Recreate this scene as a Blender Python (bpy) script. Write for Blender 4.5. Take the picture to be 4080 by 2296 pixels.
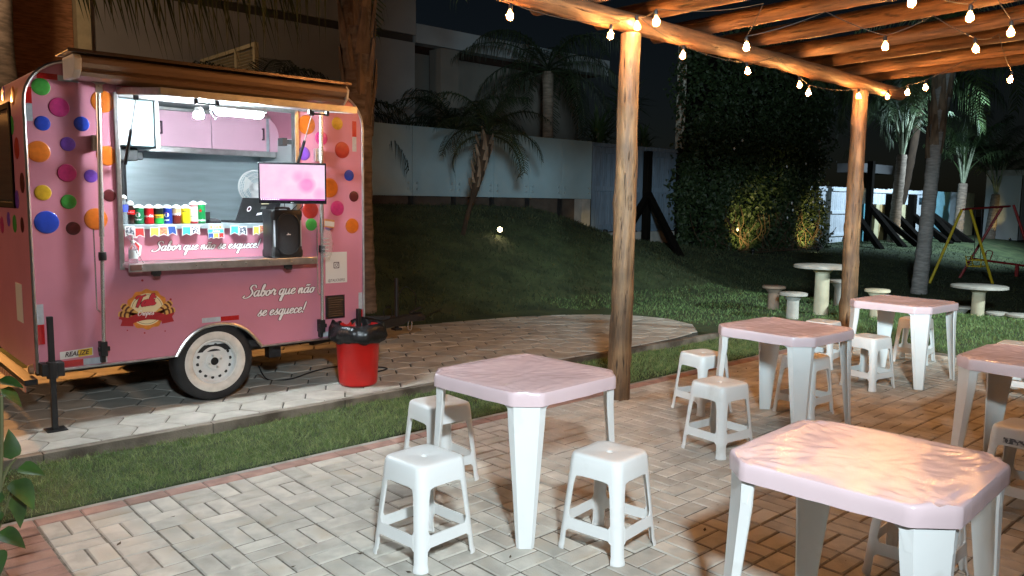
import bpy, bmesh, math, random
import numpy as np
from mathutils import Vector, Matrix, noise

for _o in list(bpy.data.objects): bpy.data.objects.remove(_o)
SC = bpy.context.scene
COL = SC.collection
R = math.radians
random.seed(11)
RNG = np.random.default_rng(11)

# ------------------------------------------------------------------ camera
cam_d = bpy.data.cameras.new('camera'); CAM = bpy.data.objects.new('camera', cam_d); COL.objects.link(CAM)
cam_d.sensor_width = 36.0; cam_d.lens = 27.82; cam_d.clip_start = 0.05; cam_d.clip_end = 500
CAM.matrix_world = Matrix(((0.7411, 0.0633, -0.6680, 0.0), (-0.6713, 0.0876, -0.7362, 0.0),
                           (0.0124, 0.9941, 0.1079, 1.5557), (0, 0, 0, 1)))
SC.camera = CAM
CAMW = Vector((0.0, 0.0, 1.5557)); CAMR = Vector((0.7411, -0.6713, 0.0124)); CAMF = Vector((0.668, 0.7362, -0.1079)); CAMU = Vector((0.0633, 0.0876, 0.9941))

# ------------------------------------------------------------------ night sky, moon, exposure
W = bpy.data.worlds.new('World'); SC.world = W; W.use_nodes = True
wn = W.node_tree.nodes; wl = W.node_tree.links
bg = wn['Background']; sky = wn.new('ShaderNodeTexSky'); sky.sky_type = 'NISHITA'; sky.sun_disc = False
sky.sun_elevation = R(24); sky.sun_rotation = R(200)
wl.new(sky.outputs[0], bg.inputs[0]); bg.inputs[1].default_value = 0.0012
sun_d = bpy.data.lights.new('moon', 'SUN'); sun_d.energy = 0.004; sun_d.angle = R(0.5); sun_d.color = (0.75, 0.85, 1.0)
SUN = bpy.data.objects.new('moon', sun_d); COL.objects.link(SUN); SUN.rotation_euler = (R(66), 0, R(-20))
SC.view_settings.view_transform = 'Standard'; SC.view_settings.look = 'None'
SC.view_settings.exposure = 0.0; SC.view_settings.gamma = 1.0

def lamp(name, kind, loc, energy, color, aim=None, radius=0.1, cone=60, blend=0.5):
    l = bpy.data.lights.new(name, kind); l.energy = energy; l.color = color
    if kind == 'AREA': l.shape = 'DISK'; l.size = radius * 2
    else: l.shadow_soft_size = radius
    if kind == 'SPOT': l.spot_size = R(cone); l.spot_blend = blend
    o = bpy.data.objects.new(name, l); COL.objects.link(o); o.location = loc
    if aim is not None:
        o.rotation_euler = (Vector(aim) - Vector(loc)).to_track_quat('-Z', 'Y').to_euler()
    return o
# the lamp on the house wall behind the photographer (all table shadows point away from it)
lamp('floodlight', 'SPOT', (-0.1, -0.85, 2.95), 1500, (0.78, 0.92, 1.0), (2.25, 2.85, 0.0), 0.15, 60, 1.0)
# two beams added at the same spot, to brighten the far gate and the lawn
lamp('added_far_beam', 'SPOT', (-0.1, -0.85, 2.95), 6500, (0.64, 0.88, 1.0), (15.0, 10.2, 2.9), 0.36, 50, 1.0)
lamp('added_lawn_beam', 'SPOT', (-0.1, -0.85, 2.95), 3000, (0.74, 0.93, 1.0), (12.8, 3.7, 0.0), 0.13, 28, 1.0)
# unseen lamp high beyond the right edge, inferred from the bright lawn
lamp('lawn_lamp_light', 'SPOT', (13.0, -4.0, 5.5), 6500, (0.80, 0.95, 0.96), (11.6, 3.2, 0.0), 0.15, 46, 0.8)
# the sodium street lamp behind the trailer, beyond the left edge
lamp('street_lamp_light', 'SPOT', (1.06, 10.3, 2.5), 900, (1.0, 0.42, 0.11), (1.2, 6.0, 0.0), 0.12, 84, 0.5)
# warm fill added for the house front; house lamp on its side wall, left
lamp('added_house_fill', 'POINT', (2.0, 13.6, 5.2), 150, (1.0, 0.70, 0.45), None, 0.12)
lamp('side_wall_lamp_light', 'SPOT', (-4.5, 5.6, 3.0), 330, (1.0, 0.62, 0.40), (1.1, 6.6, 1.2), 0.12, 60, 0.8)
# cool floodlight high over the play area by the far fence
lamp('play_area_floodlight', 'SPOT', (31.5, 8.6, 6.0), 4500, (0.62, 0.82, 1.0), (31.5, 13.0, 1.2), 0.15, 115, 0.6)

# ------------------------------------------------------------------ materials
MATS = {}
def mat(name, col, rough=0.5, metal=0.0, var=0.0, vscale=8.0, rnd=0.0, bump=0.0, bscale=60.0, col2=None, stretch=None, spec=0.5, emit=None, estr=0.0, trans=0.0, alpha=1.0, ior=1.45, detail=4.0, coat=0.0, thr=(0.35, 0.65), dirt=None):
    if name in MATS: return MATS[name]
    m = bpy.data.materials.new(name); m.use_nodes = True; MATS[name] = m
    nt = m.node_tree; n = nt.nodes; L = nt.links; b = n['Principled BSDF']
    c = tuple(col) + (1,)
    b.inputs['Base Color'].default_value = c; b.inputs['Roughness'].default_value = rough; b.inputs['Metallic'].default_value = metal
    b.inputs['Specular IOR Level'].default_value = spec; b.inputs['IOR'].default_value = ior
    if trans: b.inputs['Transmission Weight'].default_value = trans
    if alpha < 1: b.inputs['Alpha'].default_value = alpha
    if coat: b.inputs['Coat Weight'].default_value = coat; b.inputs['Coat Roughness'].default_value = 0.1
    if emit is not None:
        b.inputs['Emission Color'].default_value = tuple(emit) + (1,); b.inputs['Emission Strength'].default_value = estr
    if var or bump or rnd or col2 or dirt:
        tc = n.new('ShaderNodeTexCoord'); mp = n.new('ShaderNodeMapping'); L.new(tc.outputs['Object'], mp.inputs[0])
        oi = n.new('ShaderNodeObjectInfo')
        ad = n.new('ShaderNodeVectorMath'); ad.operation = 'MULTIPLY_ADD'
        L.new(oi.outputs['Random'], ad.inputs[0]); ad.inputs[1].default_value = (37, 53, 71); L.new(mp.outputs[0], ad.inputs[2])
        if stretch: mp.inputs['Scale'].default_value = stretch
        src = None
        if var or col2:
            nz = n.new('ShaderNodeTexNoise'); nz.inputs['Scale'].default_value = vscale; nz.inputs['Detail'].default_value = detail
            L.new(ad.outputs[0], nz.inputs['Vector'])
            rp = n.new('ShaderNodeValToRGB'); L.new(nz.outputs[0], rp.inputs[0])
            rp.color_ramp.elements[0].position = thr[0]; rp.color_ramp.elements[1].position = thr[1]
            k = col2 if col2 else tuple(min(1, x * (1 + var)) for x in col)
            rp.color_ramp.elements[0].color = tuple(x * (1 - var) for x in col) + (1,); rp.color_ramp.elements[1].color = tuple(k) + (1,)
            src = rp.outputs[0]
        if dirt:
            nz2 = n.new('ShaderNodeTexNoise'); nz2.inputs['Scale'].default_value = dirt[1]; nz2.inputs['Detail'].default_value = 6
            L.new(ad.outputs[0], nz2.inputs['Vector'])
            rp2 = n.new('ShaderNodeValToRGB'); L.new(nz2.outputs[0], rp2.inputs[0])
            rp2.color_ramp.elements[0].position = dirt[2]; rp2.color_ramp.elements[1].position = dirt[2] + 0.18
            rp2.color_ramp.elements[0].color = (0, 0, 0, 1); rp2.color_ramp.elements[1].color = (dirt[3],) * 3 + (1,)
            mx = n.new('ShaderNodeMix'); mx.data_type = 'RGBA'
            L.new(rp2.outputs[0], mx.inputs['Factor'])
            if src: L.new(src, mx.inputs['A'])
            else: mx.inputs['A'].default_value = c
            mx.inputs['B'].default_value = tuple(dirt[0]) + (1,); src = mx.outputs['Result']
        if rnd:
            mr = n.new('ShaderNodeMapRange'); L.new(oi.outputs['Random'], mr.inputs[0])
            mr.inputs['To Min'].default_value = 1 - rnd; mr.inputs['To Max'].default_value = 1 + rnd
            hs = n.new('ShaderNodeHueSaturation'); L.new(mr.outputs[0], hs.inputs['Value'])
            if src: L.new(src, hs.inputs['Color'])
            else: hs.inputs['Color'].default_value = c
            src = hs.outputs[0]
        if src: L.new(src, b.inputs['Base Color'])
        if bump:
            nb = n.new('ShaderNodeTexNoise'); nb.inputs['Scale'].default_value = bscale; nb.inputs['Detail'].default_value = 5
            L.new(ad.outputs[0], nb.inputs['Vector'])
            bu = n.new('ShaderNodeBump'); bu.inputs['Strength'].default_value = bump; bu.inputs['Distance'].default_value = 0.01
            L.new(nb.outputs[0], bu.inputs['Height']); L.new(bu.outputs[0], b.inputs['Normal'])
    return m

# ------------------------------------------------------------------ mesh helpers
class MB:
    def __init__(s): s.v = []; s.f = []; s.m = []
    def add(s, vs, fs, mi=0):
        o = len(s.v); s.v.extend(tuple(p) for p in vs); s.f.extend(tuple(i + o for i in f) for f in fs); s.m.extend([mi] * len(fs)); return s
    def box(s, x0, y0, z0, x1, y1, z1, mi=0):
        return s.add([(x0, y0, z0), (x1, y0, z0), (x1, y1, z0), (x0, y1, z0), (x0, y0, z1), (x1, y0, z1), (x1, y1, z1), (x0, y1, z1)],
                     [(0, 3, 2, 1), (4, 5, 6, 7), (0, 1, 5, 4), (1, 2, 6, 5), (2, 3, 7, 6), (3, 0, 4, 7)], mi)
    def bar(s, p0, p1, w, h, mi=0, up=(0, 0, 1)):
        p0 = Vector(p0); p1 = Vector(p1); d = (p1 - p0).normalized(); u = Vector(up)
        if abs(d.dot(u)) > 0.98: u = Vector((0, 1, 0))
        a = d.cross(u).normalized() * (w / 2); b = a.cross(d).normalized() * (h / 2)
        vs = [p0 - a - b, p0 + a - b, p0 + a + b, p0 - a + b, p1 - a - b, p1 + a - b, p1 + a + b, p1 - a + b]
        return s.add(vs, [(0, 3, 2, 1), (4, 5, 6, 7), (0, 1, 5, 4), (1, 2, 6, 5), (2, 3, 7, 6), (3, 0, 4, 7)], mi)
    def tube(s, pts, rad, n=8, caps=True, mi=0, fn=None):
        pts = [Vector(p) for p in pts]; N = len(pts)
        if not hasattr(rad, '__len__'): rad = [rad] * N
        t = (pts[1] - pts[0]).normalized(); u = Vector((0, 0, 1)) if abs(t.z) < 0.9 else Vector((1, 0, 0))
        u = (u - t * u.dot(t)).normalized(); vs = []
        for i in range(N):
            t = (pts[min(i + 1, N - 1)] - pts[max(i - 1, 0)]).normalized()
            u = (u - t * u.dot(t)).normalized(); w = t.cross(u)
            for k in range(n):
                a = 2 * math.pi * k / n; r = rad[i] * (fn(i / (N - 1), a) if fn else 1)
                vs.append(pts[i] + (u * math.cos(a) + w * math.sin(a)) * r)
        fs = [(i * n + k, i * n + (k + 1) % n, (i + 1) * n + (k + 1) % n, (i + 1) * n + k) for i in range(N - 1) for k in range(n)]
        if caps: fs += [tuple(range(n - 1, -1, -1)), tuple((N - 1) * n + k for k in range(n))]
        return s.add(vs, fs, mi)
    def lathe(s, prof, n=24, c=(0, 0, 0), axis='Z', mi=0, caps=False):
        vs = []; c = Vector(c)
        for r, h in prof:
            for k in range(n):
                a = 2 * math.pi * k / n; x, y = r * math.cos(a), r * math.sin(a)
                vs.append(c + (Vector((x, y, h)) if axis == 'Z' else Vector((x, h, y)) if axis == 'Y' else Vector((h, x, y))))
        P = len(prof)
        fs = [(i * n + k, i * n + (k + 1) % n, (i + 1) * n + (k + 1) % n, (i + 1) * n + k) for i in range(P - 1) for k in range(n)]
        if caps: fs += [tuple(range(n - 1, -1, -1)), tuple((P - 1) * n + k for k in range(n))]
        return s.add(vs, fs, mi)
    def loft(s, rings, closed=True, caps=True, mi=0):
        n = len(rings[0]); vs = [p for r in rings for p in r]; q = n if closed else n - 1
        fs = [(i * n + k, i * n + (k + 1) % n, (i + 1) * n + (k + 1) % n, (i + 1) * n + k) for i in range(len(rings) - 1) for k in range(q)]
        if caps: fs += [tuple(range(n - 1, -1, -1)), tuple((len(rings) - 1) * n + k for k in range(n))]
        return s.add(vs, fs, mi)
    def prism(s, poly, f0, f1, mi=0):
        """poly: 2D points; f0/f1 map (a,b) to 3D for the two faces"""
        return s.loft([[f0(*p) for p in poly], [f1(*p) for p in poly]], True, True, mi)
    def fillplate(s, outer, holes, fa, fb, mi=0):
        bm = bmesh.new(); es = []
        for lp in [outer] + holes:
            vs = [bm.verts.new((a, b, 0)) for a, b in lp]
            es += [bm.edges.new((vs[i], vs[(i + 1) % len(vs)])) for i in range(len(vs))]
        bmesh.ops.triangle_fill(bm, edges=es, use_beauty=True, use_dissolve=False)
        bm.verts.index_update(); P = [v.co.xy for v in bm.verts]; F = [[v.index for v in f.verts] for f in bm.faces]
        s.add([fa(*p) for p in P], F, mi); s.add([fb(*p) for p in P], [f[::-1] for f in F], mi)
        bm.free()
        for lp in [outer] + holes:
            n = len(lp); s.add([fa(*p) for p in lp] + [fb(*p) for p in lp], [(i, (i + 1) % n, n + (i + 1) % n, n + i) for i in range(n)], mi)
        return s

def build(mb, name, mats, parent=None, smooth=False, bev=0.0, world=False, ang=38, recalc=True):
    me = bpy.data.meshes.new(name); me.from_pydata(mb.v, [], mb.f)
    mats = mats if isinstance(mats, (list, tuple)) else [mats]
    for m in mats: me.materials.append(m)
    if len(mats) > 1: me.polygons.foreach_set('material_index', mb.m)
    if recalc and len(mb.f) < 20000:
        bm = bmesh.new(); bm.from_mesh(me); bmesh.ops.recalc_face_normals(bm, faces=bm.faces[:]); bm.to_mesh(me); bm.free()
    if smooth:
        me.polygons.foreach_set('use_smooth', [True] * len(me.polygons))
        if ang < 180: me.set_sharp_from_angle(angle=R(ang))
    me.update()
    o = bpy.data.objects.new(name, me); COL.objects.link(o)
    if parent is not None:
        o.parent = parent
        if world and parent.type == 'EMPTY': o.location = -Vector(parent.location)
    if bev:
        b = o.modifiers.new('bevel', 'BEVEL'); b.width = bev; b.segments = 2; b.limit_method = 'ANGLE'; b.angle_limit = R(40)
    return o
def tag(o, label, cat, group=None):
    o['label'] = label; o['category'] = cat
    if group: o['group'] = group
    return o
def thing(name, label, cat, loc=(0, 0, 0), rz=0.0, group=None):
    o = bpy.data.objects.new(name, None); o.empty_display_size = 0.1; COL.objects.link(o); o.location = loc; o.rotation_euler = (0, 0, rz)
    return tag(o, label, cat, group)
def dup(root, loc, rz, label, group=None):
    r = root.copy(); COL.objects.link(r); r.location = loc; r.rotation_euler = (0, 0, rz); r['label'] = label
    if group: r['group'] = group
    for ch in list(root.children):
        c = ch.copy(); COL.objects.link(c); c.parent = r
        for g in list(ch.children):
            d = g.copy(); COL.objects.link(d); d.parent = c
    return r
def structure(o): o['kind'] = 'structure'; return o
def stuff(o): o['kind'] = 'stuff'; return o
def part(name, mats, parent, fn, **kw):
    mb = MB(); fn(mb); return build(mb, name, mats, parent, **kw)
def inst(o, name, parent, loc, rz=0, scale=None):
    c = o.copy(); c.name = name; COL.objects.link(c); c.parent = parent; c.location = loc; c.rotation_euler = (0, 0, rz)
    if scale: c.scale = scale
    return c
def catmull(P, k=6):
    P = [Vector(p) for p in P]; out = []
    for i in range(len(P) - 1):
        a = P[max(i - 1, 0)]; b = P[i]; c = P[i + 1]; d = P[min(i + 2, len(P) - 1)]
        for j in range(k):
            t = j / k; out.append(0.5 * ((2 * b) + (c - a) * t + (2 * a - 5 * b + 4 * c - d) * t * t + (3 * b - a - 3 * c + d) * t ** 3))
    out.append(P[-1]); return out
def project(p):
    d = Vector(p) - CAMW; z = d.dot(CAMF)
    if z < 0.05: return None
    return (0.5 + d.dot(CAMR) / z * 0.7728, 0.5 - d.dot(CAMU) / z * 0.7728 * 1024 / 576, z)
def in_view(p, mx=0.12):
    q = project(p); return q is not None and -mx < q[0] < 1 + mx and -mx < q[1] < 1 + mx * 1.3

# ------------------------------------------------------------------ writing
GLY = {
 'S': (1.35, [[(1.55,1.6),(1.35,1.95),(.85,1.95),(.6,1.5),(.95,1.05),(1.1,.6),(.75,.05),(.1,-.2),(-.4,-.05),(-.2,.2)]]),
 'a': (1.1, [[(.85,.85),(.5,1.0),(.15,.7),(.1,.25),(.35,0),(.65,.25),(.85,.8)],[(.9,1.0),(.8,.3),(.95,0),(1.2,.25)]]),
 'b': (.95, [[(.1,.4),(.5,1.5),(.5,2.0),(.3,1.7),(.2,.6),(.25,.1),(.55,0),(.8,.4),(.7,.9),(.45,.85),(.7,.75),(1.0,.85)]]),
 'o': (.95, [[(.6,.95),(.25,.8),(.1,.35),(.35,0),(.7,.25),(.75,.75),(.5,.95),(.7,.8),(1.0,.85)]]),
 'r': (.9, [[(0,.3),(.25,.95),(.35,1.1),(.5,.85),(.75,.9),(.65,.4),(.75,.05),(1.0,.25)]]),
 'q': (1.1, [[(.8,.85),(.45,1.0),(.12,.65),(.15,.15),(.4,0),(.7,.4),(.85,.95)],[(.88,1.0),(.75,.0),(.55,-.95),(.75,-1.05),(.85,-.5),(1.15,.2)]]),
 'u': (1.05, [[(.1,.95),(.1,.3),(.3,0),(.6,.25),(.75,.95)],[(.78,.95),(.7,.3),(.85,0),(1.1,.25)]]),
 'e': (.85, [[(.05,.35),(.5,.55),(.7,.85),(.45,1.0),(.15,.7),(.15,.2),(.45,0),(.9,.3)]]),
 'n': (1.0, [[(0,.3),(.2,.95),(.15,0)],[(.15,.3),(.4,.9),(.65,.9),(.6,.3),(.75,0),(1.0,.25)]]),
 's': (.85, [[(.05,.2),(.5,.9),(.55,1.1),(.5,.7),(.7,.3),(.5,0),(.15,.05)],[(.6,.05),(.9,.3)]]),
 'c': (.8, [[(.7,.8),(.45,1.0),(.12,.6),(.2,.1),(.45,0),(.85,.3)]]),
 '!': (.6, [[(.5,2.0),(.3,.5)],[(.22,.02),(.25,.14)]]),
 'T': (1.2, [[(-.1,1.6),(.2,1.95),(.8,1.85),(1.4,2.0)],[(.8,1.85),(.6,.9),(.45,0)]]),
 'l': (.6, [[(.1,.4),(.5,1.6),(.45,2.0),(.25,1.5),(.2,.3),(.4,0),(.7,.25)]]),
 'i': (.55, [[(.15,.95),(.15,.2),(.35,0),(.6,.25)],[(.2,1.4),(.23,1.5)]]),
 'C': (1.1, [[(1.1,1.6),(.8,2.0),(.3,1.6),(.1,.8),(.3,.1),(.7,0),(1.1,.3)]]),
 'p': (.95, [[(0,.3),(.3,1.0),(.1,-.9)],[(.25,.7),(.55,1.0),(.8,.7),(.65,.15),(.3,.05)]]),
 'L': (1.0, [[(.6,2.0),(.35,1.0),(.1,.1),(.9,0)]]),
 '~': (0, [[(-.85,1.35),(-.65,1.5),(-.45,1.35),(-.2,1.5)]]),
}
def script_text(mb, txt, f, h, w0, slant=0.3, mi=0):
    """brush lettering as flat ribbons; f maps (x,y) in metres to 3D; h = x-height"""
    x = 0.0; sk = 0
    for chh in txt:
        if chh == ' ': x += 0.6; continue
        chh_list = ['a', '~'] if chh == 'ã' else [chh]
        for g in chh_list:
            adv, strokes = GLY[g]
            for st in strokes:
                pl = catmull([(p[0] + x, p[1], 0) for p in st], 5); pl = [Vector((p.x + slant * p.y, p.y, 0)) for p in pl]
                n = len(pl); Lf = []; Rt = []
                for i, p in enumerate(pl):
                    t = (pl[min(i + 1, n - 1)] - pl[max(i - 1, 0)]).normalized(); nn = Vector((-t.y, t.x, 0))
                    wd = w0 * (0.55 + 0.75 * abs(t.y)) * (0.75 + 0.25 * math.sin(math.pi * i / (n - 1)))
                    e = t * (w0 * 0.3) * (-1 if i == 0 else 1 if i == n - 1 else 0)
                    Lf.append(p + nn * wd / 2 + e); Rt.append(p - nn * wd / 2 + e)
                sk += 1; vs = []
                for j, p in enumerate(Lf + Rt):   # every stroke lies a hair proud of the one before
                    q = f(p.x * h, p.y * h); vs.append((q[0], q[1] - (sk % 4) * 9e-5 - (j % n) * 6e-6, q[2]))
                mb.add(vs, [(i, i + 1, n + i + 1, n + i) for i in range(n - 1)], mi)
            x += adv * 1.06
    return x * h
def script_width(txt, h): return sum(0.6 if c == ' ' else (GLY['a'][0] if c == 'ã' else GLY[c][0]) for c in txt) * h
_fc = {}
def block_text(mb, txt, f, size, shear=0.0, bold=0.0, mi=0, center=True):
    cu = bpy.data.curves.new('t', 'FONT'); cu.body = txt; cu.size = size; cu.shear = shear; cu.offset = bold; cu.resolution_u = 2
    if center: cu.align_x = 'CENTER'
    ob = bpy.data.objects.new('t', cu); COL.objects.link(ob)
    dg = bpy.context.evaluated_depsgraph_get(); ev = ob.evaluated_get(dg); me = ev.to_mesh()
    vs = [f(v.co.x, v.co.y) for v in me.vertices]; fs = [tuple(p.vertices) for p in me.polygons]
    ev.to_mesh_clear(); bpy.data.objects.remove(ob); bpy.data.curves.remove(cu)
    mb.add(vs, fs, mi)

# ------------------------------------------------------------------ terrain
def sstep(t): t = np.clip(t, 0, 1); return t * t * (3 - 2 * t)
_bx = [-40, 8, 10.6, 12.2, 13.2, 14.1, 16, 17.5, 20, 24, 30, 80]; _bz = [1.4, 1.45, 1.5, 1.45, 1.2, 0.74, 0.62, 0.5, 0.22, 0.22, 0.3, 0.3]
def ground_z(x, y):
    x = np.asarray(x, float); y = np.asarray(y, float)
    t = np.clip((y - 8.0) / 4.8, 0, 1)
    z = np.interp(x, _bx, _bz) * (0.35 * sstep(t) + 0.65 * t)
    z = z - 0.42 * sstep((x - 12.6) / 1.3) * (1 - sstep((y - 7.6) / 3.4))
    z = z + 0.045 * sstep((y - 6.8) / 0.9) * (1 - sstep((x - 8) / 2))
    return z + 0.012 * np.sin(x * 2.3 + np.sin(y * 1.7)) * np.sin(y * 2.9) * (y > 4.4)
def gz(x, y): return float(ground_z(x, y))
LANE = [(-5, 5.17), (4.5, 5.18), (6.4, 5.21), (7.3, 5.27), (7.9, 5.4), (8.3, 5.75), (8.47, 6.25), (8.35, 6.7), (8.0, 7.12), (7.5, 7.42), (6.9, 7.62), (5.8, 7.8), (5.0, 7.9), (-5, 7.95)]
def in_poly(x, y, P):
    c = False; n = len(P)
    for i in range(n):
        x1, y1 = P[i]; x2, y2 = P[(i + 1) % n]
        if (y1 > y) != (y2 > y) and x < (x2 - x1) * (y - y1) / (y2 - y1) + x1: c = not c
    return c
xs = np.unique(np.concatenate([np.arange(-40, -4, 4), np.arange(-4, 0.4, .5), [.5, .555], np.arange(.7, 9.0, .16), [9.11, 9.15], np.arange(9.3, 16, .2), np.arange(16, 40, .5), np.arange(40, 130, 6)]))
ys = np.unique(np.concatenate([np.arange(-40, -6, 5), np.arange(-6, 4.2, .5), [4.3, 4.335, 4.5, 4.7, 4.9, 5.05, 5.1, 5.14], np.arange(5.3, 14, .17), np.arange(14, 30, 1), np.arange(30, 140, 10)]))
GX, GY = np.meshgrid(xs, ys, indexing='ij'); GZ = ground_z(GX, GY)
pat = (GX > .52) & (GX < 9.13) & (GY < 4.32); GZ[pat] = -0.07
for i in range(len(xs)):
    for j in range(len(ys)):
        if 5.15 < ys[j] < 8.0 and xs[i] < 8.6 and in_poly(xs[i], ys[j], LANE): GZ[i, j] = -0.02
tm = MB(); nx, ny = len(xs), len(ys)
tm.v = list(map(tuple, np.stack([GX, GY, GZ], -1).reshape(-1, 3).tolist()))
tm.f = [(i * ny + j, (i + 1) * ny + j, (i + 1) * ny + j + 1, i * ny + j + 1) for i in range(nx - 1) for j in range(ny - 1)]
M_lawn = mat('lawn_turf', (0.032, 0.055, 0.017), 0.95, var=0.4, vscale=2.2, col2=(0.055, 0.078, 0.026), bump=0.9, bscale=70, dirt=((0.06, 0.042, 0.026), 1.1, 0.6, 0.6))
lawn = structure(build(tm, 'lawn', M_lawn, smooth=True, ang=60, recalc=False))

# ------------------------------------------------------------------ patio
M_sand = mat('joint_sand', (0.15, 0.13, 0.105), 0.95, var=0.35, vscale=40)
M_pav = mat('paver_concrete', (0.47, 0.435, 0.375), 0.82, var=0.16, vscale=9, rnd=0.13, bump=0.35, bscale=160, dirt=((0.27, 0.19, 0.10), 4.5, 0.56, 0.55))
M_pav2 = mat('paver_concrete_field', (0.46, 0.425, 0.37), 0.82, var=0.22, vscale=5, bump=0.35, bscale=160, dirt=((0.27, 0.19, 0.10), 3.0, 0.55, 0.5))
M_red = mat('paver_red', (0.31, 0.185, 0.15), 0.85, var=0.2, vscale=10, rnd=0.12, bump=0.35, bscale=150, dirt=((0.30, 0.2, 0.15), 6, 0.55, 0.5))
M_conc = mat('kerb_concrete', (0.30, 0.285, 0.25), 0.9, var=0.25, vscale=7, bump=0.5, bscale=90, dirt=((0.10, 0.09, 0.06), 5, 0.5, 0.7))
U = 0.204; PX0, PY0 = 0.7686, 4.1797; PXE = 9.12
patio = structure(part('patio', M_sand, None, lambda m: m.box(0.55, -4, -0.06, PXE, 4.31, -0.0055)))
patio['label'] = 'paved terrace of light concrete blocks in basket weave'
def paver_mesh(name, lx, ly, m):
    a, b, c = lx / 2, ly / 2, 0.005; mb = MB()
    r = [[(-a, -b, -.05), (a, -b, -.05), (a, b, -.05), (-a, b, -.05)], [(-a, -b, -.005), (a, -b, -.005), (a, b, -.005), (-a, b, -.005)], [(-a + c, -b + c, 0), (a - c, -b + c, 0), (a - c, b - c, 0), (-a + c, b - c, 0)]]
    mb.loft(r, True, False); mb.add(r[2], [(0, 1, 2, 3)])
    o = build(mb, name, m); return o
pv0 = paver_mesh('paver', 0.196, 0.0942, M_pav); PV = pv0.data
rd0 = paver_mesh('border_paver', 0.199, 0.096, M_red); RD = rd0.data
bpy.data.objects.remove(pv0); bpy.data.objects.remove(rd0)
cells = []
nI = int((PXE - 0.1 - PX0) / U)
for i in range(0, nI + 1):
    for j in range(0, 34):
        cx, cy = PX0 + (i + .5) * U, PY0 - (j + .5) * U
        if cx + .1 > PXE: continue
        if not in_view((cx, cy, 0), 0.25): continue
        for s in (-1, 1):
            if (i + j) % 2 == 0: cells.append((cx + s * .051, cy, R(90)))
            else: cells.append((cx, cy + s * .051, 0.0))
cells.sort(key=lambda c: (0 if in_view((c[0], c[1], 0), 0.01) else 1, (c[0] ** 2 + c[1] ** 2)))
fld = MB(); fv = np.array([v.co[:] for v in PV.vertices]); ff = [tuple(p.vertices) for p in PV.polygons]
for n_, (x, y, rz) in enumerate(cells):
    dz = random.gauss(0, .0012); tx, ty = random.gauss(0, .006), random.gauss(0, .006); rz += random.gauss(0, .006); x += random.gauss(0, .0008); y += random.gauss(0, .0008)
    if n_ < 300:
        o = bpy.data.objects.new('paver', PV); COL.objects.link(o); o.parent = patio; o.location = (x, y, dz); o.rotation_euler = (tx, ty, rz + (math.pi if random.random() < .5 else 0))
    else:
        mw = Matrix.Translation((x, y, dz)) @ Matrix.Rotation(rz, 4, 'Z') @ Matrix.Rotation(tx, 4, 'X')
        fld.add([(mw @ Vector(p))[:] for p in fv], ff)
stuff(build(fld, 'paver_field', M_pav2, patio, recalc=False))
k_ = 0; x = PX0 - .1
while x < PXE - .05:
    o = bpy.data.objects.new('border_paver', RD); COL.objects.link(o); o.parent = patio; o.location = (x + .0, PY0 + .052, random.gauss(0, .0015)); o.rotation_euler = (0, 0, random.gauss(0, .006)); x += U
for j in range(0, 26):
    y = PY0 - .051 - j * .102
    if not in_view((PX0 - .1, y, 0), .2): continue
    o = bpy.data.objects.new('border_paver', RD); COL.objects.link(o); o.parent = patio; o.location = (PX0 - .104, y, random.gauss(0, .0015)); o.rotation_euler = (0, 0, random.gauss(0, .008))
part('edge_strip', M_conc, patio, lambda m: (m.box(.56, PY0 + .104, -.06, PXE, PY0 + .142, -.004), m.box(.535, -2, -.06, .559, PY0 + .142, -.006)))

# ------------------------------------------------------------------ lane of hexagonal slabs
M_hex = mat('hex_slab', (0.40, 0.385, 0.34), 0.85, var=0.15, vscale=6, rnd=0.10, bump=0.3, bscale=110, dirt=((0.16, 0.14, 0.10), 4, 0.56, 0.5))
M_hexj = mat('hex_joint', (0.055, 0.052, 0.042), 0.95, var=0.3, vscale=30)
lm = MB(); lm.prism(LANE, lambda a, b: (a, b, -.06), lambda a, b: (a, b, .049)); lane = structure(build(lm, 'lane', M_hexj))
lane['label'] = 'paved lane of hexagonal concrete slabs under the trailer'
def clip_convex(poly, C):
    out = poly
    for i in range(len(C)):
        (x1, y1), (x2, y2) = C[i], C[(i + 1) % len(C)]; inp = out; out = []
        f = lambda p: (x2 - x1) * (p[1] - y1) - (y2 - y1) * (p[0] - x1)
        for k in range(len(inp)):
            a, b = inp[k - 1], inp[k]; fa, fb = f(a), f(b)
            if (fa >= 0) != (fb >= 0): t = fa / (fa - fb); out.append((a[0] + (b[0] - a[0]) * t, a[1] + (b[1] - a[1]) * t))
            if fb >= 0: out.append(b)
        if not out: return []
    return out
def hexpiece(poly, mb):
    cx = sum(p[0] for p in poly) / len(poly); cy = sum(p[1] for p in poly) / len(poly)
    def ins(d): 
        o = []
        for px, py in poly:
            l = math.hypot(px - cx, py - cy); k = max(0, (l - d) / l) if l > 1e-6 else 0; o.append((cx + (px - cx) * k, cy + (py - cy) * k))
        return o
    A, B = ins(.0065), ins(.012)
    r = [[(p[0], p[1], .02) for p in A], [(p[0], p[1], .055) for p in A], [(p[0], p[1], .06) for p in B]]
    mb.loft(r, True, False); mb.add(r[2], [tuple(range(len(B)))])
HS = 0.1715; hx = []
HEX = [(HS * math.cos(R(60 * k)), HS * math.sin(R(60 * k))) for k in range(6)]
LCL = [(-5, 5.225), (4.5, 5.235), (6.4, 5.262), (7.3, 5.30)] + LANE[4:]
hm = MB(); hexpiece(HEX, hm); h0 = build(hm, 'hexagon_slab', M_hex); HM = h0.data; bpy.data.objects.remove(h0)
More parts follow.
